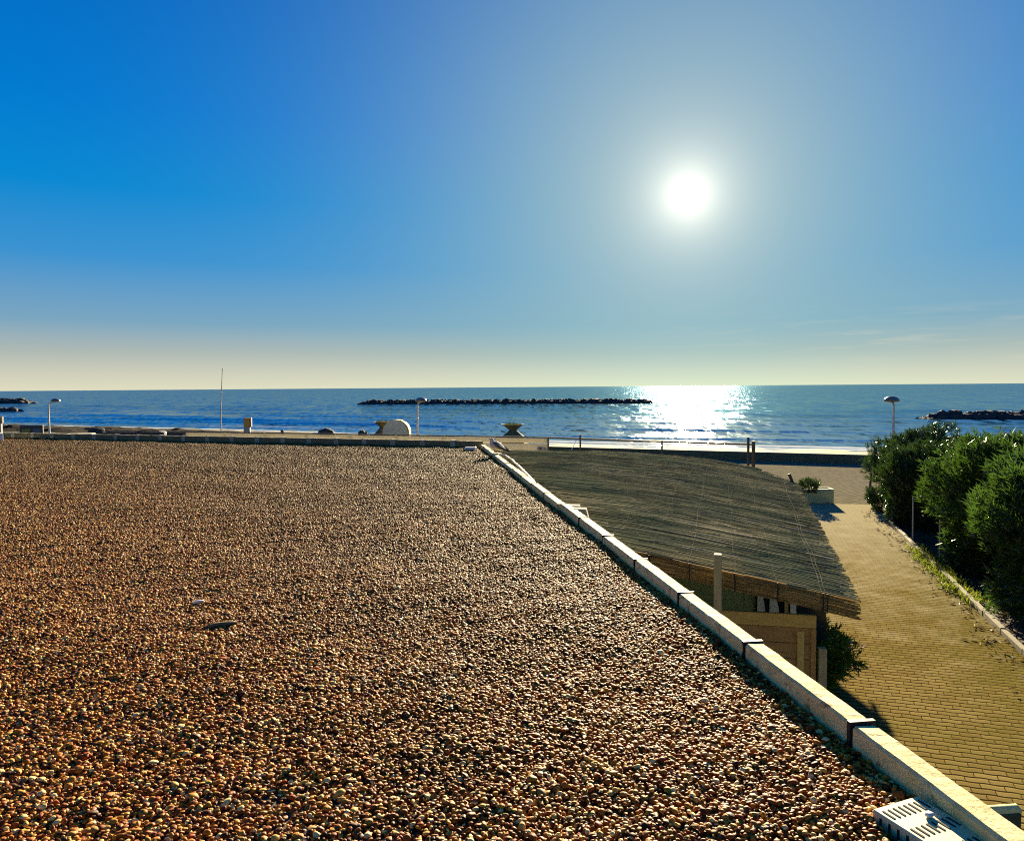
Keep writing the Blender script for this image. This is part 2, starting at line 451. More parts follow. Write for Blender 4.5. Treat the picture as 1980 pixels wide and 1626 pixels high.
def paver_mat(name, az, c1, c2, mortar, moss, bw, bh, wave_amp, rough=0.85, sand=None, edge=None, joint=0.95):
    m = bpy.data.materials.new(name); m.use_nodes = True
    nb = NB(m.node_tree); p = m.node_tree.nodes['Principled BSDF']
    tc = nb.n('ShaderNodeTexCoord').outputs['Object']
    u = nb.v('DOT_PRODUCT', tc, (math.cos(az), -math.sin(az), 0))
    v = nb.v('DOT_PRODUCT', tc, (math.sin(az), math.cos(az), 0))
    jit = nb.noise(tc, 1.1, 2, 0.5)
    v2 = nb.m('ADD', v, nb.m('MULTIPLY', nb.m('SINE', nb.m('MULTIPLY', u, 2 * math.pi / bw)), wave_amp))
    v2 = nb.m('ADD', v2, nb.m('MULTIPLY', jit, 0.05))
    u2 = nb.m('ADD', u, nb.m('MULTIPLY', nb.m('SINE', nb.m('MULTIPLY', v, 2 * math.pi / bh)), wave_amp * 0.7))
    cx = nb.n('ShaderNodeCombineXYZ'); nb.put(cx.inputs[0], u2); nb.put(cx.inputs[1], v2)
    br = nb.n('ShaderNodeTexBrick')
    br.offset = 0.5; br.squash = 1.0
    nb.put(br.inputs['Vector'], cx.outputs[0])
    br.inputs['Color1'].default_value = (*c1, 1); br.inputs['Color2'].default_value = (*c2, 1)
    br.inputs['Mortar'].default_value = (*mortar, 1)
    br.inputs['Scale'].default_value = 1.0
    br.inputs['Mortar Size'].default_value = 0.0042
    br.inputs['Mortar Smooth'].default_value = 0.35
    br.inputs['Brick Width'].default_value = bw
    br.inputs['Row Height'].default_value = bh
    fr_ = nb.m('FRACT', nb.m('DIVIDE', v2, bh))
    joint_shade = nb.m('MULTIPLY', nb.ramp(nb.m('MINIMUM', fr_, nb.m('SUBTRACT', 1.0, fr_)), [(0.08, 1.0), (0.17, 0.0)]), joint)  # row joints drawn wide and dark, their shadow painted in with the mortar
    c = nb.mix(joint_shade, br.outputs['Color'], (*mortar, 1))
    fine = nb.noise(tc, 55, 4, 0.7)
    c = nb.mix(nb.m('MULTIPLY', nb.ramp(fine, [(0.35, 0.0), (0.75, 1.0)]), 0.35), c, (c2[0] * .6, c2[1] * .6, c2[2] * .6, 1))
    dirt = nb.ramp(nb.noise(tc, 0.55, 5, 0.65), [(0.48, 0.0), (0.68, 1.0)])
    if edge is not None:
        dirt = nb.m('MAXIMUM', dirt, nb.m('MULTIPLY', nb.m('ADD', nb.m('SUBTRACT', u, edge), nb.m('MULTIPLY', nb.m('SUBTRACT', nb.noise(tc, 2.2, 5, 0.7), 0.5), 3.2)), 0.9, clamp=True))
    c = nb.mix(nb.m('MULTIPLY', dirt, 0.6), c, (*moss, 1))
    spot = nb.ramp(nb.noise(tc, 9.0, 3, 0.6), [(0.70, 0.0), (0.76, 1.0)])
    c = nb.mix(nb.m('MULTIPLY', spot, 0.5), c, (0.06, 0.045, 0.03, 1))
    if sand:
        sand_glare = nb.m('ADD', nb.m('MULTIPLY', nb.m('SUBTRACT', v, sand[0]), 1.0 / sand[1]), nb.m('MULTIPLY', nb.m('SUBTRACT', nb.noise(nb.mapping(tc, (1, 1, 1)), 1.6, 5, 0.7), 0.5), 1.6))  # far end paler: blown sand, plus veiling glare put into the colour
        c = nb.mix(nb.m('MULTIPLY', nb.m('SMOOTH_MIN', nb.m('MAXIMUM', sand_glare, 0.0), 1.0, 0.2), 0.85), c, (0.35, 0.315, 0.205, 1))
    nb.put(p.inputs['Base Color'], c)
    p.inputs['Roughness'].default_value = rough
    p.inputs['Specular IOR Level'].default_value = 0.0
    h = nb.m('ADD', nb.m('SUBTRACT', 1.0, nb.m('MAXIMUM', br.outputs['Fac'], joint_shade)), nb.m('MULTIPLY', fine, 0.16))
    nb.put(p.inputs['Normal'], nb.bump(h, 0.8, 0.012))
    return m


PATH_AZ = math.atan2(0.304, 0.953)
M['pavers'] = paver_mat('path_pavers', PATH_AZ, (0.245, 0.188, 0.068), (0.18, 0.132, 0.045), (0.020, 0.012, 0.004), (0.095, 0.082, 0.016), 0.225, 0.113, 0.0055, sand=(13.0, 12.0), edge=2.5)
M['prom'] = paver_mat('promenade_pavers', R(-38), (0.21, 0.19, 0.135), (0.15, 0.138, 0.1), (0.035, 0.032, 0.022), (0.165, 0.15, 0.1), 0.22, 0.2, 0.0, joint=0.35)


def sand_mat():
    m = bpy.data.materials.new('beach_sand'); m.use_nodes = True
    nb = NB(m.node_tree); p = m.node_tree.nodes['Principled BSDF']
    geo = nb.n('ShaderNodeTexCoord').outputs['Object']
    n1 = nb.noise(geo, 0.4, 5, 0.6)
    c = nb.mix(n1, (0.24, 0.205, 0.145, 1), (0.18, 0.155, 0.11, 1))
    nb.put(p.inputs['Base Color'], c); p.inputs['Roughness'].default_value = 0.9; p.inputs['Specular IOR Level'].default_value = 0.03
    nb.put(p.inputs['Normal'], nb.bump(nb.noise(geo, 3, 5, 0.7), 0.7, 0.08))
    return m


M['sand'] = sand_mat()


def water_mat():
    m = bpy.data.materials.new('sea_water'); m.use_nodes = True
    nb = NB(m.node_tree); L = m.node_tree.links
    m.node_tree.nodes.remove(m.node_tree.nodes['Principled BSDF'])
    tc = nb.n('ShaderNodeTexCoord').outputs['Object']
    rot = R(25)
    big = nb.noise(nb.mapping(tc, (0.05, 0.16, 1), (0, 0, rot)), 1.0, 3, 0.55)
    mid = nb.noise(nb.mapping(tc, (0.28, 0.75, 1), (0, 0, rot)), 1.0, 4, 0.6)
    sml = nb.noise(nb.mapping(tc, (1.5, 2.8, 1), (0, 0, R(15))), 1.0, 3, 0.6)
    # cat's-paws: small patches of livelier and calmer water
    calm = nb.n('ShaderNodeAttribute', attribute_name='calm').outputs['Fac']
    h = nb.m('ADD', nb.m('MULTIPLY', big, 0.8), nb.m('ADD', nb.m('MULTIPLY', mid, 0.40), nb.m('MULTIPLY', sml, 0.10)))
    bn = nb.bump(h, 0.5, 1.0); L.new(nb.m('SUBTRACT', 0.19, nb.m('MULTIPLY', calm, 0.06)), bn.node.inputs['Strength'])
    # wavelets: facets tilted at random, mostly seen on the sides that face the shore
    tilt = None
    for sc, amp, loc in (((1.1, 0.16, 1), 0.33, (3, 5, 0)), ((3.1, 0.55, 1), 0.22, (11, 2, 0)), ((0.45, 0.03, 1), 0.08, (1, 9, 0))):
        vo = nb.n('ShaderNodeTexVoronoi', voronoi_dimensions='2D'); vo.inputs['Scale'].default_value = 1.0
        nb.put(vo.inputs['Vector'], nb.mapping(tc, sc, loc=loc))
        t = nb.v('MULTIPLY', nb.v('SUBTRACT', vo.outputs['Color'], (0.5, 0.42, 0.5)), (amp, -amp * 0.55, 0.0))
        tilt = t if tilt is None else nb.v('ADD', tilt, t)
    k = nb.n('ShaderNodeVectorMath', operation='SCALE'); nb.put(k.inputs[0], tilt); nb.put(k.inputs['Scale'], nb.m('SUBTRACT', 1.0, nb.m('MULTIPLY', calm, 0.35)))
    nrm = nb.v('NORMALIZE', nb.v('ADD', bn, k.outputs[0]))
    patch = nb.noise(nb.mapping(tc, (0.006, 0.03, 1), (0, 0, rot)), 1.0, 4, 0.6)
    c = nb.mix(patch, (0.002, 0.046, 0.085, 1), (0.005, 0.078, 0.13, 1))
    foam = nb.n('ShaderNodeAttribute', attribute_name='foam').outputs['Fac']
    fn = nb.noise(nb.mapping(tc, (0.9, 1.8, 1), (0, 0, rot)), 1.0, 5, 0.7)
    fm = nb.ramp(nb.m('ADD', nb.m('MULTIPLY', foam, 0.75), nb.m('MULTIPLY', fn, 0.5)), [(0.66, 0.0), (0.82, 1.0)])
    df = nb.n('ShaderNodeBsdfDiffuse'); nb.put(df.inputs[0], nb.mix(nb.m('MULTIPLY', calm, 0.7), c, (0.045, 0.078, 0.088, 1))); nb.put(df.inputs['Normal'], nrm)
    gl = nb.n('ShaderNodeBsdfGlossy'); nb.put(gl.inputs[0], nb.mix(calm, (0.26, 0.46, 0.59, 1), (0.58, 0.65, 0.68, 1))); gl.inputs['Roughness'].default_value = 0.07; nb.put(gl.inputs['Normal'], nrm)
    fr = nb.n('ShaderNodeFresnel'); fr.inputs[0].default_value = 1.333; nb.put(fr.inputs['Normal'], nrm)
    fo = nb.n('ShaderNodeBsdfDiffuse'); fo.inputs[0].default_value = (0.62, 0.64, 0.64, 1)
    m1 = nb.n('ShaderNodeMixShader'); nb.put(m1.inputs[0], fr.outputs[0]); L.new(df.outputs[0], m1.inputs[1]); L.new(gl.outputs[0], m1.inputs[2])
    m2 = nb.n('ShaderNodeMixShader'); nb.put(m2.inputs[0], fm); L.new(m1.outputs[0], m2.inputs[1]); L.new(fo.outputs[0], m2.inputs[2])
    L.new(m2.outputs[0], m.node_tree.nodes['Material Output'].inputs[0])
    return m


M['water'] = water_mat()


def reed_mat():
    m = bpy.data.materials.new('reed'); m.use_nodes = True
    nb = NB(m.node_tree); L = m.node_tree.links
    p = m.node_tree.nodes['Principled BSDF']
    isl = nb.n('ShaderNodeNewGeometry').outputs['Random Per Island']
    tc = nb.n('ShaderNodeTexCoord').outputs['Object']
    big = nb.noise(tc, 0.7, 4, 0.6)
    c = nb.ramp(isl, [(0.0, (0.055, 0.055, 0.034)), (0.4, (0.14, 0.136, 0.082)), (0.75, (0.22, 0.21, 0.125)), (0.94, (0.40, 0.36, 0.22)), (1.0, (0.7, 0.64, 0.45))])
    c = nb.mix(nb.ramp(big, [(0.4, 0.0), (0.7, 0.8)]), c, (0.105, 0.138, 0.085, 1))
    nb.put(p.inputs['Base Color'], c); p.inputs['Roughness'].default_value = 0.75; p.inputs['Specular IOR Level'].default_value = 0.0
    t = nb.n('ShaderNodeBsdfTranslucent'); nb.put(t.inputs[0], nb.mix(0.15, c, (0.2, 0.14, 0.04, 1)))
    mx = nb.n('ShaderNodeMixShader'); mx.inputs[0].default_value = 0.12
    L.new(p.outputs[0], mx.inputs[1]); L.new(t.outputs[0], mx.inputs[2])
    L.new(mx.outputs[0], m.node_tree.nodes['Material Output'].inputs[0])
    return m


M['reed'] = reed_mat()
M['net'] = mat('green_shade_net', (0.02, 0.045, 0.032), (0.03, 0.04, 0.028), 0.95, 1.5, 0.4, 0.02, 5, spec=0.05)
M['reed_edge'] = leaf_mat('reed_bundle_edge', [(0.15, (0.10, 0.06, 0.016)), (0.45, (0.27, 0.17, 0.045)), (0.7, (0.44, 0.30, 0.08)), (0.95, (0.64, 0.48, 0.17))], 0.8, 0.45, (0.6, 0.4, 0.1))


def pebble_mat():
    m = bpy.data.materials.new('pebble_stone'); m.use_nodes = True
    nb = NB(m.node_tree); p = m.node_tree.nodes['Principled BSDF']
    rnd = nb.n('ShaderNodeObjectInfo').outputs['Random']
    c = nb.ramp(rnd, [(0.0, (0.06, 0.011, 0.001)), (0.16, (0.22, 0.052, 0.003)), (0.34, (0.40, 0.135, 0.008)), (0.50, (0.27, 0.075, 0.004)),
                      (0.62, (0.47, 0.215, 0.018)), (0.73, (0.34, 0.175, 0.024)), (0.82, (0.60, 0.36, 0.06)), (0.895, (0.80, 0.60, 0.22)), (0.97, (0.34, 0.058, 0.005))], 'CONSTANT')
    tc = nb.n('ShaderNodeTexCoord').outputs['Object']
    n1 = nb.noise(tc, 1.6, 4, 0.65)
    c = nb.mix(nb.m('MULTIPLY', nb.ramp(n1, [(0.35, 0.0), (0.75, 1.0)]), 0.5), c, (0.10, 0.042, 0.008, 1))
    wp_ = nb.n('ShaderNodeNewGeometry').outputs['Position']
    lich_far_shade = nb.ramp(nb.noise(wp_, 0.55, 5, 0.65), [(0.45, 0.0), (0.66, 0.7)])
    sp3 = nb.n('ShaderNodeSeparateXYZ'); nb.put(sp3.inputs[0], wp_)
    lich_far_shade = nb.m('ADD', nb.m('MULTIPLY', lich_far_shade, 0.55), nb.m('MULTIPLY', nb.m('SUBTRACT', sp3.outputs['Y'], 5.0), 0.055), clamp=True)  # lichen patches, plus shade painted into the pebble colour, deeper with distance
    c = nb.mix(lich_far_shade, c, nb.mix(1.0, c, (0.50, 0.50, 0.26, 1), 'MULTIPLY'))
    nb.put(p.inputs['Base Color'], c)
    p.inputs['Roughness'].default_value = 0.6
    p.inputs['Specular IOR Level'].default_value = 0.14
    return m


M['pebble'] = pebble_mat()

ORD = ('first second third fourth fifth sixth seventh eighth ninth tenth eleventh twelfth thirteenth fourteenth fifteenth sixteenth '
       'seventeenth eighteenth nineteenth twentieth twenty-first twenty-second twenty-third twenty-fourth twenty-fifth').split()

# ================================================================ SETTING
ZG = 2.65                                   # gravel level
# roof edge lines (plan)
PAR_D = Vector((-0.1406, 0.9901, 0))        # along the right parapet, away from the camera
PAR_N = Vector((0.9901, 0.1406, 0))
PAR_0 = Vector((1.44, 3.10, 0))             # on its inner (gravel) face
def par(yy): return PAR_0 + PAR_D * ((yy - 3.10) / PAR_D.y)
CORNER = par(18.8)
LEFT_END = Vector((-19.2, 25.0, 0))
FAR_D = (LEFT_END - CORNER).normalized()
FAR_N = Vector((FAR_D.y, -FAR_D.x, 0))      # outward (towards the sea)
if FAR_N.y < 0: FAR_N = -FAR_N

# coast frame
CN = Vector((0.395, 0.919, 0)); CT = Vector((-0.919, 0.395, 0))
D_WALL = 42.7
def cd(x, y): return CN.x * x + CN.y * y
SEA_Z = -1.2


SH_S = np.array([-400, -100, -40, -3, 12, 22, 38, 57, 85, 120, 300, 1200.]); SH_D = np.array([76, 72, 69, 66.5, 64.6, 64.4, 68.5, 74.0, 75.2, 75, 80, 120.])
def shore_d(s):
    return sum(np.interp(s + o, SH_S, SH_D) for o in (-9, -6, -3, 0, 3, 6, 9)) / 7


def ground_h(x, y):
    d = CN.x * x + CN.y * y
    s = CT.x * x + CT.y * y
    dw = shore_d(s)
    f = np.clip((d - D_WALL) / (dw - D_WALL), 0, None)
    return np.where(d < D_WALL, 0.0, -0.2 - 1.0 * np.minimum(f, 3.0))


# ground: one sheet (soil inland, sand on the beach)
ds = np.concatenate([np.linspace(-400, -40, 10), np.linspace(-30, 42.69, 30), np.linspace(42.71, 80, 40), np.linspace(85, 130, 10)])
ss = np.concatenate([np.linspace(-900, -120, 12), np.linspace(-100, 160, 131), np.linspace(180, 1200, 14)])
DD, SS = np.meshgrid(ds, ss, indexing='ij')
gx = CN.x * DD + CT.x * SS; gy = CN.y * DD + CT.y * SS
gz = ground_h(gx, gy)
beach = DD > D_WALL
gz = gz + np.where(beach, 0.10 * np.sin(SS * 0.9 + DD * 0.4) * np.sin(DD * 0.7 + SS * 0.23) * 0.6, 0) - np.where(beach, 0, 0.012)
nD, nS = DD.shape
idx = np.arange(nD * nS).reshape(nD, nS)
gf = np.stack([idx[:-1, :-1], idx[1:, :-1], idx[1:, 1:], idx[:-1, 1:]], -1).reshape(-1, 4)
gmi = (DD[:-1, :-1] >= 42.6).reshape(-1).astype(int)
gr = np_mesh('ground', np.stack([gx, gy, gz], -1).reshape(-1, 3), gf[:, ::-1], [M['soil'], M['sand']], smooth=True, mi=gmi)
tag(gr, kind='structure')

# path and promenade sheets
KERB_A, KERB_B = at(1715, 1010, z=0.0), at(1975, 1265, z=0.0)
KD = (KERB_B - KERB_A).normalized()
kerb_near = KERB_B + KD * 14
T0 = at(1560, 973, z=0.0); T1 = at(1700, 975, z=0.0)
path_poly = [(par(-3).x - 1, -3), (kerb_near.x, kerb_near.y), (KERB_A.x, KERB_A.y), (T1.x, T1.y), (T0.x, T0.y), (T0.x - 12, T0.y + 3.6), (CORNER.x - 1, CORNER.y)]
def sheet(name, poly, z, m):
    b = MB(); b.add([(x, y, z) for x, y in poly], [tuple(range(len(poly)))])
    o = b.build(name, m); tag(o, kind='structure'); return o
sheet('path', path_poly, 0.0, M['pavers'])
Lw = CT * 90; Rw = CT * -60
base = CN * (D_WALL - 0.02)
pp = [base + Lw, base + Rw, base + Rw - CN * 13, Vector((T1.x + 9, T1.y - 2.8, 0)), Vector((T1.x, T1.y, 0)), Vector((T0.x, T0.y, 0)), Vector((T0.x - 12, T0.y + 3.6, 0)),
      Vector((-24, 34, 0)), base + Lw - CN * 16]
sheet('promenade', [(q.x, q.y) for q in pp], 0.004, M['prom'])

# sea: one sheet with shore-parallel swell, growing out to the horizon
sd = np.concatenate([np.arange(60, 112, 0.28), np.arange(112, 180, 0.8), 180 * np.power(1.06, np.arange(0, 95))])
st = np.concatenate([-np.power(1.25, np.arange(34, 0, -1)) * 60 - 40, np.arange(-100, 170, 0.9), 170 + np.power(1.25, np.arange(0, 34)) * 20])
st = np.sort(st)
DD, SS = np.meshgrid(sd, st, indexing='ij')
sx_ = CN.x * DD + CT.x * SS; sy_ = CN.y * DD + CT.y * SS
sz = np.zeros_like(DD); foam = np.zeros_like(DD)
near = (np.abs(SS) < 300)
def wob(a, b, c): return np.sin(SS * a + c) * 0.6 + np.sin(SS * b + c * 2.3) * 0.4
shore = shore_d(SS)
crests = [(2.6, .07, 1.2, .9), (6.2, .20, 1.0, .85), (9.8, .30, 1.3, .6), (15.2, .42, 1.6, .62), (22.5, .36, 2.2, .4), (31, .30, 3.0, .2), (41, .26, 3.4, .1), (56, .24, 4.5, 0), (75, .22, 6, 0), (100, .2, 8, 0)]
for k, (off, hgt, wd, fo) in enumerate(crests):
    cpos = shore + off + wob(.021 + .004 * k, .063, k * 1.7) * (0.8 + .05 * off) + 0.35 * wob(.21, .43, k)
    amp = np.clip(0.62 + 0.55 * wob(.045 + .006 * k, .017, k * 3.1 + 1), 0.08, 1.3)
    e = DD - cpos
    prof = np.where(e < 0, np.exp(-(e / (wd * 0.45)) ** 2), np.exp(-(e / (wd * 1.5)) ** 2))
    sz += 1.0 * hgt * amp * prof * near
    foam = np.maximum(foam, 1.15 * fo * np.clip(amp, 0, 1) * np.exp(-((e + wd * .25) / (wd * .55)) ** 2) * near)
foam = np.maximum(foam, 0.44 * np.clip(1 - (DD - shore) / 26, 0, 1) * near)
foam = np.maximum(foam, 0.85 * np.exp(-((DD - shore - 0.6) / 0.9) ** 2) * near)
sz = sz + SEA_Z
nD, nS = DD.shape
idx = np.arange(nD * nS).reshape(nD, nS)
sf = np.stack([idx[:-1, :-1], idx[:-1, 1:], idx[1:, 1:], idx[1:, :-1]], -1).reshape(-1, 4)
sea = np_mesh('sea', np.stack([sx_, sy_, sz], -1).reshape(-1, 3), sf, M['water'], smooth=True)
att = sea.data.attributes.new('calm', 'FLOAT', 'POINT')
att.data.foreach_set('value', np.clip((150 - DD) / 70, 0, 1).astype(np.float32).ravel())
att = sea.data.attributes.new('foam', 'FLOAT', 'POINT')
att.data.foreach_set('value', foam.astype(np.float32).ravel())
tag(sea, kind='structure')

# ================================================================ BUILDING AND ROOF
bld = empty('building', (-8, 8, 0), 'low flat-roofed building carrying the brown pebble roof in the foreground', 'building')
far_r, far_l = CORNER + FAR_N * 0.11 + PAR_N * 0.11, LEFT_END + FAR_N * 0.11
outer = [par(-4) + PAR_N * 0.11, far_r, far_l, Vector((-26, 16, 0)), Vector((-26, -4, 0))]
ins = [(q.x, q.y) for q in outer]
MB().prism(ins, -0.02, ZG - 0.16).build('wall', M['render'], bld)
MB().prism(ins, ZG - 0.157, ZG - 0.012).build('roof', M['screed'], bld)


# ---- coping blocks along the right edge, every block its own thing
def coping(c0, c1, n_out, width, z0, z1, m, label, group, seal=None, jit=0.0, name='coping_block'):
    c0 = Vector(c0); c1 = Vector(c1); d = (c1 - c0); ln = d.length; d.normalize()
    mid = (c0 + c1) / 2 + n_out * (width / 2 + random.uniform(-jit, jit))
    b = MB()
    ax = Matrix((d, n_out, Vector((0, 0, 1)))).transposed()
    z0j, z1j = z0, z1 + random.uniform(-jit, jit) * 0.5
    nseg = max(2, int(ln / 0.03))
    # slightly uneven cast block: rings along its length
    vs, fs = [], []
    for i in range(nseg + 1):
        t = -ln / 2 + ln * i / nseg
        p0 = mid + d * t
        w2 = width / 2
        e = [noise.noise(Vector((p0.x * 7 + q, p0.y * 7, q * 2.0))) * 0.004 + noise.noise(Vector((p0.x * 23 + q, p0.y * 23, q * 3.0))) * 0.0025 for q in range(4)]
        for (a, zz) in ((-w2 + e[0], z0j), (-w2 + e[1], z1j - 0.012), (-w2 + 0.012, z1j + e[2]), (w2 - 0.012, z1j + e[3]), (w2 + e[1], z1j - 0.012), (w2, z0j)):
            vs.append(p0 + n_out * a + Vector((0, 0, zz)))
    for i in range(nseg):
        for k in range(6):
            fs.append((i * 6 + k, i * 6 + (k + 1) % 6, (i + 1) * 6 + (k + 1) % 6, (i + 1) * 6 + k))
    fs.append(tuple(range(6))[::-1]); fs.append(tuple(range(nseg * 6, nseg * 6 + 6)))
    b.add(vs, fs)
    o = b.build(name, m)
    tag(o, label, 'coping block', group)
    if seal:
        s = MB(); s.box(c1 - d * 0.004 + n_out * width / 2 + Vector((0, 0, (z0 + z1) / 2 + 0.004)), (seal, width + 0.008, z1 - z0 + 0.006), axes=ax)
        s.build('joint_seal', M['seal'], o)
    return o


joints = [18.72] + [3.08 + 1.0 * k for k in range(15, -1, -1)] + [2.0, 0.9]
n_b = 0
js = sorted(joints, reverse=True)
for i in range(len(js) - 1):
    ya, yb = js[i], js[i + 1]
    if ya - yb < 0.3: continue
    gap = 0.012
    k = len(js) - 2 - i                                  # counted from the camera
    off = 0.0 if yb < 8.5 else -0.025
    hh = 0.098 if yb < 8.5 else 0.088
    pa, pb = par(ya - gap) + PAR_N * off, par(yb + gap) + PAR_N * off
    lab = 'sunlit concrete coping block, %s from the near end of the right roof edge' % ORD[k]
    coping(pa, pb, PAR_N, 0.112, ZG - 0.012, ZG + hh, M['coping'], lab, 'coping blocks along the right roof edge', seal=0.022 if yb < 4.6 else (0.014 if yb < 8 else 0.008), jit=0.006)

# two return slabs sticking out of the right edge
for (px0, ln, dz, yy, labt, slope) in ((1, 0.15, 0.085, 9.05, 'short concrete slab jutting out of the right roof edge, the farther of two', 0),
                                       (2, 0.15, 0.10, 8.72, 'concrete slab with a sloping end jutting out of the right roof edge, nearer of two', 1)):
    p = par(yy) + PAR_N * 0.09
    q = Vector((0.985, -0.17, 0)); r_ = Vector((0.17, 0.985, 0)) * 0.055
    a, b_ = p, p + q * ln
    z0, z1 = ZG - 0.10, ZG + dz
    ext = 0.05 * slope
    vs = [a - r_, a + r_, b_ + q * ext + r_, b_ + q * ext - r_]
    top = [a - r_, a + r_, b_ + r_, b_ - r_]
    vv = [(v.x, v.y, z0) for v in vs] + [(v.x, v.y, z1) for v in top]
    o = MB().add(vv, [(3, 2, 1, 0), (4, 5, 6, 7), (0, 1, 5, 4), (1, 2, 6, 5), (2, 3, 7, 6), (3, 0, 4, 7)]).build('coping_slab', M['coping_pale'])
    tag(o, labt, 'coping slab', 'slabs jutting from the right roof edge')

# ---- far edge: long dark blocks with short pale joint blocks
L_far = (LEFT_END - CORNER).length
pos = 0.0; i = 0
while pos < L_far - 0.9:
    a = CORNER + FAR_D * pos; b = a + FAR_D * 0.72
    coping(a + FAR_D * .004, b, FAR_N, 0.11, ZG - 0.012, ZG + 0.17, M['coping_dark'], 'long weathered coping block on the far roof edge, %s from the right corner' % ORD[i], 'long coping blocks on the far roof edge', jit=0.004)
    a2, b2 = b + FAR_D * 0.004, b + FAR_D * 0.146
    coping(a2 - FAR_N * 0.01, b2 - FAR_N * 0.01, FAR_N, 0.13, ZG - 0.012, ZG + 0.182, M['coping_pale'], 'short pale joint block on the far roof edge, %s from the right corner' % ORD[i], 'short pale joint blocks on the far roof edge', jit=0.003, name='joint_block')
    pos += 0.87; i += 1

# bright corner slab at the left end of the far edge
pw = at(2, 846, z=ZG + 0.1)
o = MB().box((pw.x - 0.45, pw.y - 0.1, ZG + 0.13), (1.1, 0.35, 0.26), R(-14), 0.02).build('corner_slab', M['white_pvc'])
tag(o, 'white slab at the left end of the far roof edge', 'slab')

# ---- vent box beside the parapet
vt = empty('vent_box', (1.36, 2.4, ZG), 'cream slotted vent box set in the pebbles against the roof edge', 'vent')
c_l, c_b = at(1685, 1563, z=ZG + 0.045), at(1772, 1537, z=ZG + 0.045)
ex = (c_b - c_l); bw = ex.length; ex.normalize()
ey = Vector((ex.y, -ex.x, 0))                                   # towards the camera
bl = 0.36
ctr = c_l + ex * bw / 2 + ey * bl / 2
AX = Matrix((ex, ey, Vector((0, 0, 1)))).transposed()
b = MB(); b.box((ctr.x, ctr.y, ZG + 0.0), (bw, bl, 0.09), axes=AX, bev=0.006); b.build('cover', M['vent'], vt)
for row in range(3):
    b = MB()
    for k in range(8):
        q = c_l + ex * (0.024 + k * (bw - 0.048) / 7) + ey * (0.052 + row * 0.112)
        b.box((q.x, q.y, ZG + 0.0455), (0.0075, 0.05, 0.003), axes=AX)
    b.build('slot_row', M['slot'], vt)
for k in range(9):
    q = c_l + ey * (0.04 + k * 0.036) - ex * 0.0005
    MB().box((q.x, q.y, ZG + 0.012), (0.003, 0.009, 0.04), axes=AX).build('side_slot', M['slot'], vt)
pq = at(1797, 1574, z=ZG + 0.053)
o = MB().rock((pq.x, pq.y, ZG + 0.053), (0.034, 0.024, 0.016), 3, 16, 0.10, 0.6).build('loose_pebble', M['shell'], smooth=True)
tag(o, 'single flat pebble lying on the slotted vent box', 'pebble')

# ---- gravel: instanced pebbles on one object
protos = bpy.data.collections.new('pebble_shapes')
import bmesh
for k in range(9):
    bm = bmesh.new()
    bmesh.ops.create_icosphere(bm, subdivisions=3, radius=1.0)
    o3 = Vector((k * 7.3, k * 2.1, 4.4 * k))
    flat = (0.45, 0.6, 0.36, 0.52, 0.68, 0.42, 0.55, 0.34, 0.5)[k]
    wid = (0.8, 0.72, 0.9, 0.62, 0.85, 0.75, 0.95, 0.7, 0.55)[k]
    for v in bm.verts:
        d = v.co.normalized()
        r = 1 + 0.26 * noise.noise(d * 1.1 + o3) + 0.09 * noise.noise(d * 2.6 + o3)
        sq = max(abs(d.x), abs(d.y), abs(d.z)) ** -0.25
        v.co = Vector((d.x * r * sq, d.y * r * wid * sq, d.z * r * flat))
    me = bpy.data.meshes.new('pebble_shape'); bm.to_mesh(me); bm.free()
    me.polygons.foreach_set('use_smooth', [True] * len(me.polygons))
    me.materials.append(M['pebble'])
    protos.objects.link(bpy.data.objects.new('pebble_shape', me))


def gravel_band(y0, y1, sp, smin, smax, layers):
    xs = np.arange(-21, 4, sp); ys = np.arange(y0, y1, sp * 0.87)
    X, Y = np.meshgrid(xs, ys)
    X = X + (np.arange(len(ys)) % 2)[:, None] * sp * 0.5
    X, Y = X.ravel(), Y.ravel()
    out = []
    for l in range(layers):
        x = X + rng.uniform(-.45, .45, X.size) * sp; y = Y + rng.uniform(-.45, .45, X.size) * sp
        keep = np.abs(x) < 0.80 * y + 1.2
        # inside the parapets
        keep &= ((x - PAR_0.x) * PAR_N.x + (y - PAR_0.y) * PAR_N.y) < -0.006
        keep &= ((x - CORNER.x) * FAR_N.x + (y - CORNER.y) * FAR_N.y) < -0.006
        rx, ry = x - c_l.x, y - c_l.y
        u = rx * ex.x + ry * ex.y; v = rx * ey.x + ry * ey.y
        keep &= ~((u > -.012) & (u < bw + .012) & (v > -.012) & (v < bl + .012))
        if l > 0: keep &= rng.random(x.size) < 0.62
        x, y = x[keep], y[keep]
        n = x.size
        s = rng.uniform(0, 1, n) ** 1.7 * (smax - smin) + smin
        big = rng.random(n) < 0.035
        s = np.where(big, s * 1.5, s)
        z = ZG - 0.001 + l * 0.010 + rng.uniform(-.004, .007, n) + 0.012 * np.sin(x * 2.1 + y * 1.3) * np.sin(y * 1.7 - x * .6) + 0.006 * np.sin(x * 7.3 - y * 5.1) * np.sin(y * 8.7 + x * 3.3)
        rot = np.stack([rng.normal(0, .27, n), rng.normal(0, .27, n), rng.uniform(0, 6.283, n)], -1)
        sc = np.stack([s, s * rng.uniform(.85, 1.1, n), s * rng.uniform(.85, 1.2, n)], -1)
        out.append((np.stack([x, y, z], -1), rot, sc, rng.integers(0, 9, n)))
    return out


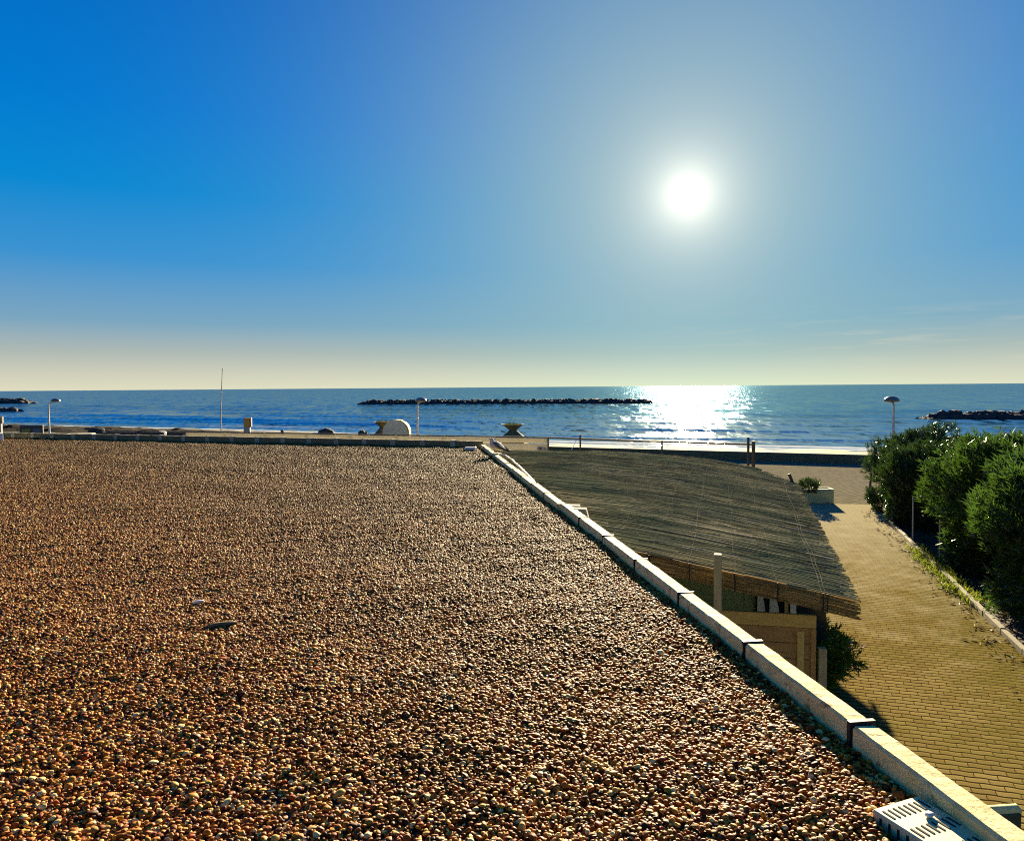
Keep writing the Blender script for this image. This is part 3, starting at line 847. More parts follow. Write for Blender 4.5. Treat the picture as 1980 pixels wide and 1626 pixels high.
parts = gravel_band(1.7, 7.0, 0.0172, 0.0062, 0.0150, 2) + gravel_band(7.0, 12.5, 0.0225, 0.0086, 0.0155, 2) + gravel_band(12.5, 26.0, 0.032, 0.0115, 0.019, 2)
P_, R_, S_, I_ = (np.concatenate([q[k] for q in parts]) for k in range(4))
print('pebbles', len(P_))
me = bpy.data.meshes.new('gravel')
me.vertices.add(len(P_)); me.vertices.foreach_set('co', P_.astype(np.float32).ravel())
for nm, ty, arr, key in (('prot', 'FLOAT_VECTOR', R_, 'vector'), ('pscl', 'FLOAT_VECTOR', S_, 'vector'), ('pidx', 'INT', I_, 'value')):
    a_ = me.attributes.new(nm, ty, 'POINT')
    a_.data.foreach_set(key, np.ascontiguousarray(arr, np.int32 if ty == 'INT' else np.float32).ravel())
gravel = bpy.data.objects.new('gravel', me); C.objects.link(gravel)
tag(gravel, 'brown and cream rounded pebbles covering the flat roof', 'gravel', kind='stuff')
ng = bpy.data.node_groups.new('scatter_pebbles', 'GeometryNodeTree')
ng.interface.new_socket('Geometry', in_out='INPUT', socket_type='NodeSocketGeometry')
ng.interface.new_socket('Geometry', in_out='OUTPUT', socket_type='NodeSocketGeometry')
gi = ng.nodes.new('NodeGroupInput'); go = ng.nodes.new('NodeGroupOutput')
iop = ng.nodes.new('GeometryNodeInstanceOnPoints')
ci = ng.nodes.new('GeometryNodeCollectionInfo')
ci.inputs['Collection'].default_value = protos
ci.inputs['Separate Children'].default_value = True
ci.inputs['Reset Children'].default_value = True
def named(nm, ty):
    nd = ng.nodes.new('GeometryNodeInputNamedAttribute'); nd.data_type = ty
    nd.inputs['Name'].default_value = nm
    return [o for o in nd.outputs if o.enabled and o.name == 'Attribute'][0]
lk = ng.links.new
m2p = ng.nodes.new('GeometryNodeMeshToPoints')
lk(gi.outputs[0], m2p.inputs['Mesh'])
lk(m2p.outputs[0], iop.inputs['Points']); lk(ci.outputs[0], iop.inputs['Instance'])
iop.inputs['Pick Instance'].default_value = True
lk(named('pidx', 'INT'), iop.inputs['Instance Index'])
lk(named('prot', 'FLOAT_VECTOR'), iop.inputs['Rotation'])
lk(named('pscl', 'FLOAT_VECTOR'), iop.inputs['Scale'])
lk(iop.outputs[0], go.inputs[0])
md = gravel.modifiers.new('scatter', 'NODES'); md.node_group = ng

# ---- odds and ends lying on the gravel
p = at(425, 1211, z=ZG + 0.014)
b = MB()
b.tube([p + Vector((-.085, -.03, -.005)), p + Vector((-.03, -.01, .01)), p + Vector((.04, .015, .012)), p + Vector((.10, .035, .012))], [.010, .017, .016, .011], 8)
b.tube([p + Vector((-.10, -.035, .0)), p + Vector((-.04, .0, .018)), p + Vector((.0, .02, .015))], [.005, .010, .006], 6)
tag(b.build('driftwood_piece', M['driftwood'], smooth=True), 'short weathered stick lying among the pebbles', 'stick')
p = at(384, 1163, z=ZG + 0.016)
tag(MB().rock((p.x, p.y, p.z), (0.075, 0.03, 0.02), 8, 12, 0.3, 0.5).build('shell', M['shell'], smooth=True), 'white broken shell lying on the pebbles', 'shell')
p = at(910, 868, z=ZG + 0.03)
tag(MB().box((p.x, p.y - .05, ZG + 0.05), (0.27, 0.10, 0.07), R(-6), 0.006).build('white_block', M['white_pvc']), 'small white block on the pebbles by the far right corner of the roof', 'block')
# white bent pipe on the far edge
p = at(318, 842, z=ZG + 0.13)
b = MB(); q = [p + Vector((0.02, -.02, -.10)), p + Vector((0.03, 0, .03)), p + Vector((0.02, 0, .10)), p + Vector((-.05, 0, .14)), p + Vector((-.16, 0, .14))]
b.tube(q, [.03, .035, .035, .03, .012], 10)
tag(b.build('bent_pipe', M['white_pvc'], smooth=True), 'white bent pipe end standing at the far roof edge', 'pipe')


# ================================================================ GULL
gp = par(16.4) + PAR_N * 0.07
g = empty('gull', (gp.x, gp.y, ZG + 0.088), 'grey-backed white gull standing on the right roof edge by the far corner', 'gull')
B0 = Vector((gp.x, gp.y, ZG + 0.088))
gd = Vector((0.96, -0.28, 0)); gs = Vector((0.28, 0.96, 0))      # tailwards, sideways
spine = [(.335, .035, .006, .004), (.29, .05, .03, .012), (.22, .075, .05, .03), (.14, .105, .068, .055), (.06, .14, .078, .072), (-.01, .172, .075, .075),
         (-.055, .205, .058, .062), (-.072, .24, .040, .044), (-.078, .268, .037, .038), (-.085, .293, .036, .034), (-.098, .308, .026, .022), (-.11, .312, .008, .007)]
vs, fs = [], []
n = 14
for i, (x, z, rw, rh) in enumerate(spine):
    x0, z0 = spine[max(i - 1, 0)][:2]; x1, z1 = spine[min(i + 1, len(spine) - 1)][:2]
    d = Vector((x1 - x0, z1 - z0)).normalized(); nx, nz = -d.y, d.x
    for k in range(n):
        t = 2 * math.pi * k / n
        q = rh * 1.25 * math.sin(t)
        vs.append(B0 + gd * (x + nx * q) + gs * (rw * 1.3 * math.cos(t)) + Vector((0, 0, z + nz * q)))
for i in range(len(spine) - 1):
    for k in range(n): fs.append((i * n + k, i * n + (k + 1) % n, (i + 1) * n + (k + 1) % n, (i + 1) * n + k))
fs += [tuple(range(n))[::-1], tuple(range((len(spine) - 1) * n, len(spine) * n))]
MB().add(vs, fs).build('body', M['gull_white'], g, smooth=True)
for sd_ in (-1, 1):
    w_ = [(-.035, .215, .055), (.02, .195, .075), (.09, .16, .083), (.17, .115, .072), (.25, .075, .05), (.31, .05, .03)]
    hts = [.02, .045, .052, .042, .028, .012]
    vs, fs = [], []
    for (x, z, off), h in zip(w_, hts):
        for (o_, zz) in ((off * .75, 1.15), (off * 1.36, .45), (off * 1.42, -.35), (off * 1.28, -1.2)):
            vs.append(B0 + gd * (x - zz * h * .35) + gs * sd_ * o_ + Vector((0, 0, z + zz * h)))
    for i in range(5):
        for k in range(3): fs.append((i * 4 + k, i * 4 + k + 1, i * 4 + k + 5, i * 4 + k + 4))
    ob = MB().add(vs, fs).build('wing', M['gull_grey'], g, smooth=True)
    sm = ob.modifiers.new('thick', 'SOLIDIFY'); sm.thickness = 0.012
    tp = MB().tube([B0 + gd * .25 + gs * sd_ * .05 + Vector((0, 0, .082)), B0 + gd * .33 + gs * sd_ * .02 + Vector((0, 0, .045)), B0 + gd * .385 + gs * sd_ * -.01 + Vector((0, 0, .03))], [.02, .016, .003], 8).build('wing_tip', M['gull_black'], ob, smooth=True)
    lg = MB().tube([B0 + gd * .03 + gs * sd_ * .03 + Vector((0, 0, .09)), B0 + gd * .0 + gs * sd_ * .03 + Vector((0, 0, .045)), B0 + gd * .005 + gs * sd_ * .03 + Vector((0, 0, .0))], [.008, .005, .005], 6)
    lg.tube([B0 + gd * .01 + gs * sd_ * .03 + Vector((0, 0, .004)), B0 + gd * -.045 + gs * sd_ * .032 + Vector((0, 0, .003))], [.008, .010], 6)
    lg.build('leg', M['gull_leg'], g)
MB().tube([B0 + gd * -.1 + Vector((0, 0, .306)), B0 + gd * -.135 + Vector((0, 0, .302)), B0 + gd * -.155 + Vector((0, 0, .294))], [.012, .009, .003], 8).build('beak', M['gull_leg'], g)
for sd_ in (-1, 1): MB().rock(B0 + gd * -.097 + gs * sd_ * .028 + Vector((0, 0, .307)), (.012, .008, .012), 1, 8, 0.0).build('eye', M['gull_black'], g)

# white rope lying on the reeds beside the parapet
pts = []
for (px, py, dz) in ((961, 876, 0.0), (975, 879, .0), (990, 889, -.01), (1005, 903, -.02), (1022, 920, -.03), (1040, 940, -.04), (1052, 952, -.08)):
    pts.append(at(px, py, z=ZG + 0.07 + dz))
tag(MB().tube(pts, 0.016, 8).build('hose', M['white_pvc'], smooth=True), 'thin white hose curving off the roof edge onto the reed roof', 'hose')

# ================================================================ REED PERGOLA
RX, RY, RZ = 3.46, 7.41, 2.0
pu = Vector((-0.953, 0.304, 0)); pv = Vector((0.304, 0.953, 0))
def mat_z(u, v):
    return RZ + 0.175 * u / np.cbrt(1 + (np.maximum(u, 0) / 3.4) ** 3) - 0.022 * np.abs(np.sin(v * math.pi / 2.4 + 0.4)) + 0.010 * np.sin(u * 1.9 + v * 1.1) * np.sin(v * 0.9 - u * .4) + 0.004 * np.sin(v * 3.1 + u * 2.3) - 0.03 * np.clip(v - 9.5, 0, 3)
def mat_p(u, v, dz=0.0):
    x = RX + pu.x * u + pv.x * v; y = RY + pu.y * u + pv.y * v
    return np.stack(np.broadcast_arrays(x, y, mat_z(u, v) + dz), -1)
def umax(v): return 2.74 + 0.482 * v - 0.02
def vmax(u): return np.minimum(9.9 + 2.76 * np.maximum(u, 0), (11.99 - 0.304 * u) / 0.953)
perg = empty('reed_pergola', (5, 12, 0), 'terrace canopy roofed with dark weathered reed mats beside the pebble roof', 'pergola')
# net sheet below the reeds + reeds, one mesh
nv, nu = 70, 40
vv = np.linspace(0, 1, nv)[:, None]; uu = np.linspace(0, 1, nu)[None, :]
vreal = vv * 12.4
ureal = uu * umax(vreal)
lim = vmax(ureal)
vreal2 = np.minimum(vreal, lim)
ureal = np.minimum(ureal, umax(vreal2))
base_v = mat_p(ureal, vreal2, -0.012).reshape(-1, 3)
idx = np.arange(nv * nu).reshape(nv, nu)
base_f = np.stack([idx[:-1, :-1], idx[:-1, 1:], idx[1:, 1:], idx[1:, :-1]], -1).reshape(-1, 4)
VS, FS, MI = [base_v], [base_f], [np.zeros(len(base_f), int)]
nb_ = len(base_v)
SEG = 4; SIDE = 4
cnt = 0
vpos = np.arange(0, 12.4, 0.0105)
for layer in range(2):
    for v0 in vpos:
        um = umax(v0)
        u = -rng.uniform(0.0, 0.11)
        if layer: u = rng.uniform(-0.05, 1.2)
        while u < um - 0.1:
            ln = rng.uniform(0.7, 2.0)
            u1 = min(u + ln, um)
            vb = v0 + rng.uniform(-.012, .012); sk = rng.normal(0, 0.012)
            if rng.random() < 0.04: sk *= 4
            um_ = np.linspace(u, u1, SEG + 1)
            vm_ = vb + sk * (um_ - u) + 0.006 * np.sin(um_ * 5 + v0 * 9)
            if vm_.max() < vmax(um_).min() and vm_.min() > 0.0:
                r0 = rng.uniform(.0035, .0078)
                dz = 0.004 + layer * 0.009 + rng.uniform(0, .007) + (rng.uniform(0, .03) * np.linspace(0, 1, SEG + 1) ** 2 if rng.random() < .06 else 0)
                pc = mat_p(um_, vm_, dz)
                ang_ = np.arange(SIDE) * (2 * math.pi / SIDE) + .785
                rr = np.linspace(r0, r0 * .55, SEG + 1)[:, None]
                ring = pc[:, None, :] + rr[..., None] * (np.cos(ang_)[None, :, None] * np.array([pv.x, pv.y, 0])[None, None, :] + np.sin(ang_)[None, :, None] * np.array([0, 0, 1.0])[None, None, :])
                VS.append(ring.reshape(-1, 3))
                ii = np.arange((SEG + 1) * SIDE).reshape(SEG + 1, SIDE) + nb_
                ff = np.stack([ii[:-1], np.roll(ii[:-1], -1, 1), np.roll(ii[1:], -1, 1), ii[1:]], -1).reshape(-1, 4)
                FS.append(ff); MI.append(np.ones(len(ff), int))
                nb_ += (SEG + 1) * SIDE; cnt += 1
            u = u1 - rng.uniform(0, .15)
            if layer and rng.random() < .5: u += rng.uniform(0, 1.0)
print('reeds', cnt)
np_mesh('reed_mat', np.concatenate(VS), np.concatenate(FS), [M['net'], M['reed']], perg, mi=np.concatenate(MI))

# folded-down near edge of the mats
VS, FS, nb_ = [], [], 0
for row in range(19):
    for k in range(9):
        u0 = -0.07 + k * 0.36 + rng.uniform(-.05, .05); u1 = u0 + rng.uniform(.36, .62)
        um_ = np.linspace(max(u0, -.06 - rng.uniform(0, .03)), min(u1, 2.8), 4)
        dzr = 0.012 - row * 0.0098 + rng.uniform(-.003, .003)
        dv = -0.012 - 0.018 * math.sin(min(row / 6, 1.57)) + rng.uniform(-.004, .004)
        pc = mat_p(um_, np.full(4, 0.0), 0.0) + np.array([pv.x * dv, pv.y * dv, dzr])
        r0 = rng.uniform(.0045, .0085)
        ang_ = np.arange(5) * (2 * math.pi / 5)
        ring = pc[:, None, :] + r0 * (np.cos(ang_)[None, :, None] * np.array([pv.x, pv.y, 0]) + np.sin(ang_)[None, :, None] * np.array([0, 0, 1.0]))
        VS.append(ring.reshape(-1, 3))
        ii = np.arange(20).reshape(4, 5) + nb_
        FS.append(np.stack([ii[:-1], np.roll(ii[:-1], -1, 1), np.roll(ii[1:], -1, 1), ii[1:]], -1).reshape(-1, 4)); nb_ += 20
np_mesh('mat_edge', np.concatenate(VS), np.concatenate(FS), M['reed_edge'], perg, smooth=True)
for u in (0.24, 0.28, 0.72, 1.15, 1.62, 2.05, 2.5):
    v = np.linspace(0.0, float(min(vmax(np.array(u)), 12.0)) - .1, 50)
    if u == 0.28: v = v[:26]
    us = u + 0.012 * np.sin(v * 1.7 + u * 9) + 0.005 * np.sin(v * 6 + u) + (v * .03 if u > .5 else 0)
    pc = mat_p(us, v, 0.024)
    MB().tube([Vector(q) for q in pc], 0.0026 if u < .3 or u == 1.62 else 0.0016, 5).build('binding_wire', M['wire'], perg)
    e = Vector(mat_p(np.array(u), np.array(0.0), 0.02)) - pv * 0.042
    MB().tube([e + Vector((0, 0, 0.0)), e + Vector((0.004, -.005, -.10)), e + Vector((.0, 0, -.20))], 0.006, 5).build('edge_tie', M['tie'], perg)
# beams and posts that carry the mats
for v in (0.25, 2.6, 5.0, 7.4, 9.6):
    uu_ = np.linspace(0.05, float(umax(v)) - .1, 8)
    MB().tube([Vector(q) for q in mat_p(uu_, np.full(8, v), -0.085)], 0.035, 8).build('beam', M['wood_dark'], perg)
    if v < 1: continue
    pb = Vector(mat_p(np.array(0.35), np.array(v), -0.085))
    MB().tube([Vector((pb.x, pb.y, 0)), pb], 0.05, 10).build('support_post', M['wood_dark'], perg)
pc0 = Vector(mat_p(np.array(0.0), np.array(9.85), -0.05))
tp = at(1518, 918, z=pc0.z + 0.20)
MB().tube([pc0 + Vector((0.02, 0, -.05)), pc0 + Vector((-.08, .05, .24))], 0.035, 8).build('corner_pole', M['wood_dark'], perg)

# ================================================================ WOODEN SCREEN, POSTS, SHRUB
fl, fr = at(1392, 1181, z=1.66), at(1578, 1191, z=1.66)
fd = (fr - fl); fw = fd.length; fd.normalize(); fn = Vector((fd.y, -fd.x, 0))
fa = math.atan2(fd.y, fd.x)
wf = empty('wooden_screen', (fl.x, fl.y, 0), 'pine board fence screen standing under the near edge of the reed roof', 'fence')
def on(u, z, off=0.0): q = fl + fd * u + fn * off; return (q.x, q.y, z)
FAX = Matrix((fd, fn, Vector((0, 0, 1)))).transposed()
MB().box(on(fw / 2, 1.60), (fw, 0.045, 0.145), axes=FAX, bev=0.005).build('top_rail', M['wood_light'], wf)
zz = 1.52
while zz > 0.1:
    MB().box(on(fw / 2 - 0.02, zz - 0.088, -0.012), (fw - 0.03, 0.022, 0.172), axes=FAX, bev=0.004).build('board', M['wood'], wf); zz -= 0.178
MB().box(on(fw - 0.16, 0.74, 0.016), (0.075, 0.03, 1.50), axes=FAX, bev=0.004).build('batten', M['wood_light'], wf)
MB().box(on(fw - 0.028, 0.74, 0.0), (0.055, 0.06, 1.57), axes=FAX, bev=0.004).build('end_post', M['wood'], wf)
p = at(1388, 1180, z=1.66)
p2 = at(1388, 1071, y=7.58)
tag(MB().box((p2.x, p2.y, p2.z / 2), (0.078, 0.078, p2.z), fa, 0.005).build('tall_post', M['wood_post']), 'tall square wooden post rising past the near edge of the reed roof', 'post')
p2 = at(1590, 1252, y=7.95)
tag(MB().box((p2.x, p2.y, p2.z / 2), (0.085, 0.085, p2.z), fa, 0.006).build('short_post', M['wood_post']), 'short square wooden post between the board screen and the green shrub', 'post')
p2 = at(1229, 1058, y=8.9)
tag(MB().box((p2.x, p2.y, p2.z / 2), (0.09, 0.09, p2.z), R(-12), 0.005).build('stub_post', M['wood_post']), 'pale post top just showing behind the right roof edge', 'post')

# terrace back wall seen in the gap below the reeds
tw = empty('terrace_cabin', (3.2, 10.6, 0), 'pale green boarded cabin wall with dark window under the reed roof', 'cabin')
a0 = at(1330, 1160, y=9.6)
A = Vector((1.2, 10.0, 0)); Bq = Vector((3.3, 9.45, 0)); ad = (Bq - A).normalized()
an = Vector((ad.y, -ad.x, 0)); aax = Matrix((ad, an, Vector((0, 0, 1)))).transposed()
aw = (Bq - A).length
q = (A + Bq) / 2
MB().box((q.x, q.y, 1.02), (aw, 0.06, 2.04), axes=aax).build('wall', M['green_wall'], tw)
for k in range(6):
    q = A + ad * (0.2 + k * 0.34) + an * 0.036
    MB().box((q.x, q.y, 1.02), (0.012, 0.012, 2.0), axes=aax).build('cover_strip', M['planter_box'], tw)
wn = at(1500, 1175, y=9.42); wz = wn.z
q = Vector((wn.x + .18, wn.y, 0))
q = A + ad * ((q - A).dot(ad)) + an * 0.045
wob_ = MB().box((q.x, q.y, wz - .05), (0.85, 0.03, 0.62), axes=aax).build('window', M['glass_dark'], tw)
MB().box((q.x - .06, q.y - .02, wz - .05), (0.045, 0.03, 0.6), axes=aax).build('window_bar', M['wood_light'], wob_)
for (dx, ww) in ((-.36, .10), (-.2, .12), (.03, .07)):
    c = q + ad * dx + an * 0.03
    hh = .15 if dx < 0 else .17
    poly = [(-ww * .45, hh), (ww * .2, hh), (ww * .5, -hh * .3), (ww * .15, -hh * .75), (-ww * .5, -hh * .6)] if dx < 0 else [(-ww * .5, hh), (ww * .5, hh), (ww * .5, -hh), (-ww * .5, -hh)]
    vs = [c + ad * x_ + an * y_ + Vector((0, 0, wz + .03 + z_)) for y_ in (0.0, 0.012) for x_, z_ in poly]
    npl = len(poly)
    MB().add(vs, [tuple(range(npl)), tuple(range(npl, 2 * npl))[::-1]] + [(i, npl + i, npl + (i + 1) % npl, (i + 1) % npl) for i in range(npl)]).build('hanging_cloth', M['white_cloth'], wob_)


# ================================================================ FOLIAGE
def leaf_field(centres, dirs, n_leaf, length, width, spread, droop=0.15, var=0.35):
    """whorls of folded lance leaves; returns verts, faces"""
    n = len(centres)
    c = np.repeat(centres, n_leaf, 0); d = np.repeat(dirs, n_leaf, 0)
    N = len(c)
    rnd = rng.normal(size=(N, 3)); rnd /= np.linalg.norm(rnd, axis=1, keepdims=True)
    a = d + spread * rnd; a[:, 2] -= droop * rng.random(N); a /= np.linalg.norm(a, axis=1, keepdims=True)
    start = c + d * (rng.uniform(-.12, .05, N)[:, None]) * (length / .13)
    L_ = length * (1 + var * rng.uniform(-1, 1, N))[:, None]
    side = np.cross(a, rng.normal(size=(N, 3))); side /= np.linalg.norm(side, axis=1, keepdims=True) + 1e-9
    nrm = np.cross(a, side)
    W_ = width * (1 + .25 * rng.uniform(-1, 1, N))[:, None]
    p0 = start; p3 = start + a * L_ - nrm * L_ * .10
    m1 = start + a * L_ * .45 + side * W_ * .5 + nrm * W_ * .22
    m2 = start + a * L_ * .45 - side * W_ * .5 + nrm * W_ * .22
    Vq = np.stack([p0, m1, p3, m2], 1).reshape(-1, 3)
    i0 = np.arange(N) * 4
    Fq = np.concatenate([np.stack([i0, i0 + 1, i0 + 2], -1), np.stack([i0, i0 + 2, i0 + 3], -1)])
    return Vq, Fq


def bush(name, cx, cy, rx, ry, h, label, cat, material, shoots, n_leaf, length, width, group=None, z0=0.0, low=0.12, stems=7, seed=1, squarish=0.6, spread=0.75, parent=None):
    r = np.random.default_rng(seed)
    dirs = r.normal(size=(shoots, 3)); dirs /= np.linalg.norm(dirs, axis=1, keepdims=True)
    dirs[:, 2] = np.abs(dirs[:, 2]) * np.where(r.random(shoots) < .86, 1, -.4)
    q = np.abs(dirs).max(1) ** (-squarish * .45)
    lump = np.array([noise.noise(Vector(x * 2.1) + Vector((seed * 5.3, 0, 0))) * .34 + noise.noise(Vector(x * 4.6) + Vector((0, seed * 3.1, 0))) * .16 for x in dirs])
    rad = q * (1 + lump) * np.where(r.random(shoots) < .68, r.uniform(.86, 1.06, shoots), r.uniform(.45, .88, shoots))
    zc = h * 0.5
    pos = np.stack([cx + dirs[:, 0] * rx * rad, cy + dirs[:, 1] * ry * rad, z0 + zc + dirs[:, 2] * h * .5 * rad], -1)
    down = r.random(shoots) < 0.40                       # skirt of shoots down the sides
    th = r.uniform(0, 6.283, shoots)
    hh = r.uniform(low, .62, shoots) * h
    sr = (0.80 + 0.18 * np.array([noise.noise(Vector((math.cos(t) * 2, math.sin(t) * 2, z_ * 1.2 + seed))) for t, z_ in zip(th, hh)])) * r.uniform(.72, 1.05, shoots)
    sk = np.stack([cx + np.cos(th) * rx * sr, cy + np.sin(th) * ry * sr, z0 + hh], -1)
    pos = np.where(down[:, None], sk, pos)
    pos[:, 2] = np.maximum(pos[:, 2], z0 + .05)
    out = pos - np.array([cx, cy, z0 + h * .35]); out /= np.linalg.norm(out, axis=1, keepdims=True) + 1e-9
    out = out + np.array([0, 0, .55]) + .35 * r.normal(size=out.shape); out /= np.linalg.norm(out, axis=1, keepdims=True)
    Vq, Fq = leaf_field(pos, out, n_leaf, length, width, spread)
    e = empty(name, (cx, cy, z0), label, cat, group) if parent is None else parent
    np_mesh('foliage', Vq, Fq, material, e)
    if stems:
        b = MB()
        for k in range(stems):
            t = r.uniform(0, 6.283); f = r.uniform(.2, .6)
            b.tube([(cx + .15 * rx * math.cos(t), cy + .15 * ry * math.sin(t), z0), (cx + f * .6 * rx * math.cos(t), cy + f * .6 * ry * math.sin(t), z0 + h * .4),
                    (cx + f * rx * math.cos(t + .2), cy + f * ry * math.sin(t + .2), z0 + h * .8)], [.03 * h / 2.5, .022 * h / 2.5, .008 * h / 2.5], 6)
        b.build('stems', M['bark'], e)
    return e


hedge = [(14.15, 25.0, 1.6, 1.6, 2.5, 'rounded dark oleander bush at the far end of the hedge, beside the wooden stake', 4200, 21),
         (15.6, 23.4, 1.6, 1.5, 2.15, 'lower oleander bush behind the far rounded bush, right side of hedge', 3200, 22),
         (12.45, 21.6, 1.4, 1.6, 2.35, 'dark shaded oleander bush beside the far end of the kerb', 4000, 23),
         (12.7, 18.9, 1.45, 1.6, 1.95, 'shaded oleander bush behind the thin metal stakes', 4200, 24),
         (11.35, 15.9, 1.85, 1.8, 2.95, 'tall oleander bush at the right edge, with glossy leaves coloured as lit', 6000, 25),
         (10.3, 12.7, 1.85, 1.9, 2.95, 'nearest oleander bush on the right, dark at its foot', 4500, 26)]
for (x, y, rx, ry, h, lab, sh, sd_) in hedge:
    bush('oleander_bush', x, y, rx, ry, h, lab, 'bush', M['oleander_lit'] if y < 17 else M['oleander'], sh, 12, 0.165 if y < 17 else 0.145, 0.027 if y < 17 else 0.024, 'oleander bushes of the hedge', seed=sd_, low=.03, stems=10, squarish=.45 if y < 17 else .7)

sp_ = at(1722, 990, z=0.0)
bush('low_bush', sp_.x + .15, sp_.y + .2, .75, .7, .75, 'low straggly dark bush at the foot of the hedge beside the wooden stake', 'bush', M['oleander'], 700, 9, 0.12, 0.022, seed=51, stems=5, low=.02)
bush('green_shrub', 3.95, 10.4, 0.60, 1.3, 0.90, 'leafy green shrub at the path edge beside the board screen', 'shrub', M['shrub'], 2600, 9, 0.085, 0.018, seed=31, stems=5, low=.02)
# withered flower stems leaning out of the shrub
wp = at(1632, 1265, z=0.45)
cs = np.array([[wp.x, wp.y, wp.z]]) + rng.normal(size=(26, 3)) * np.array([.12, .14, .13])
ds_ = rng.normal(size=(26, 3)) * .7 + np.array([.7, -.2, .2]); ds_ /= np.linalg.norm(ds_, axis=1, keepdims=True)
wpe = empty('withered_plant', (wp.x - .2, wp.y, 0), 'withered brown leaves leaning over the path from the green shrub', 'plant')
Vq, Fq = leaf_field(cs, ds_, 5, 0.11, 0.03, .7)
np_mesh('foliage', Vq, Fq, M['dead'], wpe)
MB().tube([(wp.x - .35, wp.y + .05, 0), (wp.x - .2, wp.y, .25), tuple(wp)], [.012, .009, .005], 6).build('stem', M['bark'], wpe)

# planter with succulent at the head of the path
pr = at(1612, 973, z=0.0)
pl = empty('planter_box', (pr.x - .7, pr.y, 0), 'pale green rectangular planter at the far end of the paved path', 'planter')
for nm, c, sz_ in (('body', (pr.x - .75, pr.y + .22, .24), (1.5, .46, .48)),):
    MB().box(c, sz_, R(-3), 0.012).build(nm, M['planter_box'], pl)
b = MB()
for c, sz_ in (((pr.x - .75, pr.y + .01, .495), (1.52, .05, .03)), ((pr.x - .75, pr.y + .44, .495), (1.52, .05, .03)), ((pr.x - .02, pr.y + .225, .495), (.05, .38, .03)), ((pr.x - 1.48, pr.y + .225, .495), (.05, .38, .03))):
    b.box(c, sz_, R(-3) if False else 0)
b.build('rim', M['pale_render'], pl)
bush('succulent_plant', pr.x - .85, pr.y + .12, .36, .30, .48, 'dark green succulent spilling over the pale planter', 'plant', M['succulent'], 420, 8, 0.07, 0.02, seed=41, z0=.38, stems=3, low=-.2)

# kerb along the right of the path
kb = MB()
nk = 24
kdir = (KERB_A - KERB_B).normalized(); kn = Vector((kdir.y, -kdir.x, 0))
kang = math.atan2(kdir.y, kdir.x)
pos0 = kerb_near
Lk = (KERB_A - kerb_near).length
step = 1.0
k = 0; t = 0.0
while t < Lk - .1:
    c = kerb_near + kdir * (t + .5) + kn * 0.05
    kb.box((c.x, c.y, 0.03 + random.uniform(-.012, .012)), (0.985, 0.09, 0.14), kang + random.uniform(-.006, .006), 0.012)
    t += 1.0
o = kb.build('kerb', M['kerb']); tag(o, kind='structure')

# thin metal stakes, wooden stake
for (px, py0, py1, lab) in ((1817, 998, 1085, 'thin pale metal stake before the hedge, nearest to the camera'), (1765, 960, 1048, 'thin metal stake before the hedge, middle one'), (1725, 945, 1012, 'thin metal stake at the far end of the kerb')):
    g0 = at(px, py1, z=0.0); top = at(px, py0, y=g0.y)
    o = MB().tube([(g0.x, g0.y, -.02), (g0.x - .01, g0.y, top.z)], 0.022, 8).build('metal_stake', M['grey_paint'])
    tag(o, lab, 'stake', 'metal stakes before the hedge')
g0 = at(1679, 972, z=0.0); top = at(1685, 914, y=g0.y)
tag(MB().tube([(g0.x, g0.y, -.02), (top.x, top.y, top.z)], [0.05, 0.035], 8).build('wooden_stake', M['wood_dark']), 'leaning wooden stake at the far end of the path by the hedge', 'stake')

# weeds along the kerb, leaf litter on the soil
cs = []
for k in range(420):
    t = rng.beta(2.2, 2.2) * 6.5 + 8.3
    c = KERB_A - kdir * (t - 5.0) * 0.95 + kn * rng.normal(0.06, .13)
    cs.append((c.x, c.y, 0.01))
cs = np.array(cs)
dd = rng.normal(size=cs.shape) * .45 + np.array([0, 0, 1.0]); dd /= np.linalg.norm(dd, axis=1, keepdims=True)
Vq, Fq = leaf_field(cs, dd, 8, 0.13, 0.011, .6, .3)
Vq[:, 2] = np.maximum(Vq[:, 2], 0.004)
tag(np_mesh('weeds', Vq, Fq, M['grass']), 'bright green weeds growing along the kerb', 'weeds', kind='stuff')
cs = []
for k in range(3000):
    t = rng.uniform(-2, Lk + 2)
    o_ = abs(rng.normal(0, .5)) if rng.random() < .8 else -abs(rng.normal(0, .25))
    c = kerb_near + kdir * t + kn * (0.12 + o_ if o_ > 0 else o_)
    cs.append((c.x, c.y, 0.02))
cs = np.array(cs); dd = rng.normal(size=cs.shape) * np.array([1, 1, .18]); dd /= np.linalg.norm(dd, axis=1, keepdims=True)
Vq, Fq = leaf_field(cs, dd, 1, 0.11, 0.026, .1, 0)
Vq[:, 2] = np.clip(Vq[:, 2], 0.006, .1)
tag(np_mesh('leaf_litter', Vq, Fq, M['litter']), 'dry fallen leaves along the foot of the hedge', 'leaf litter', kind='stuff')

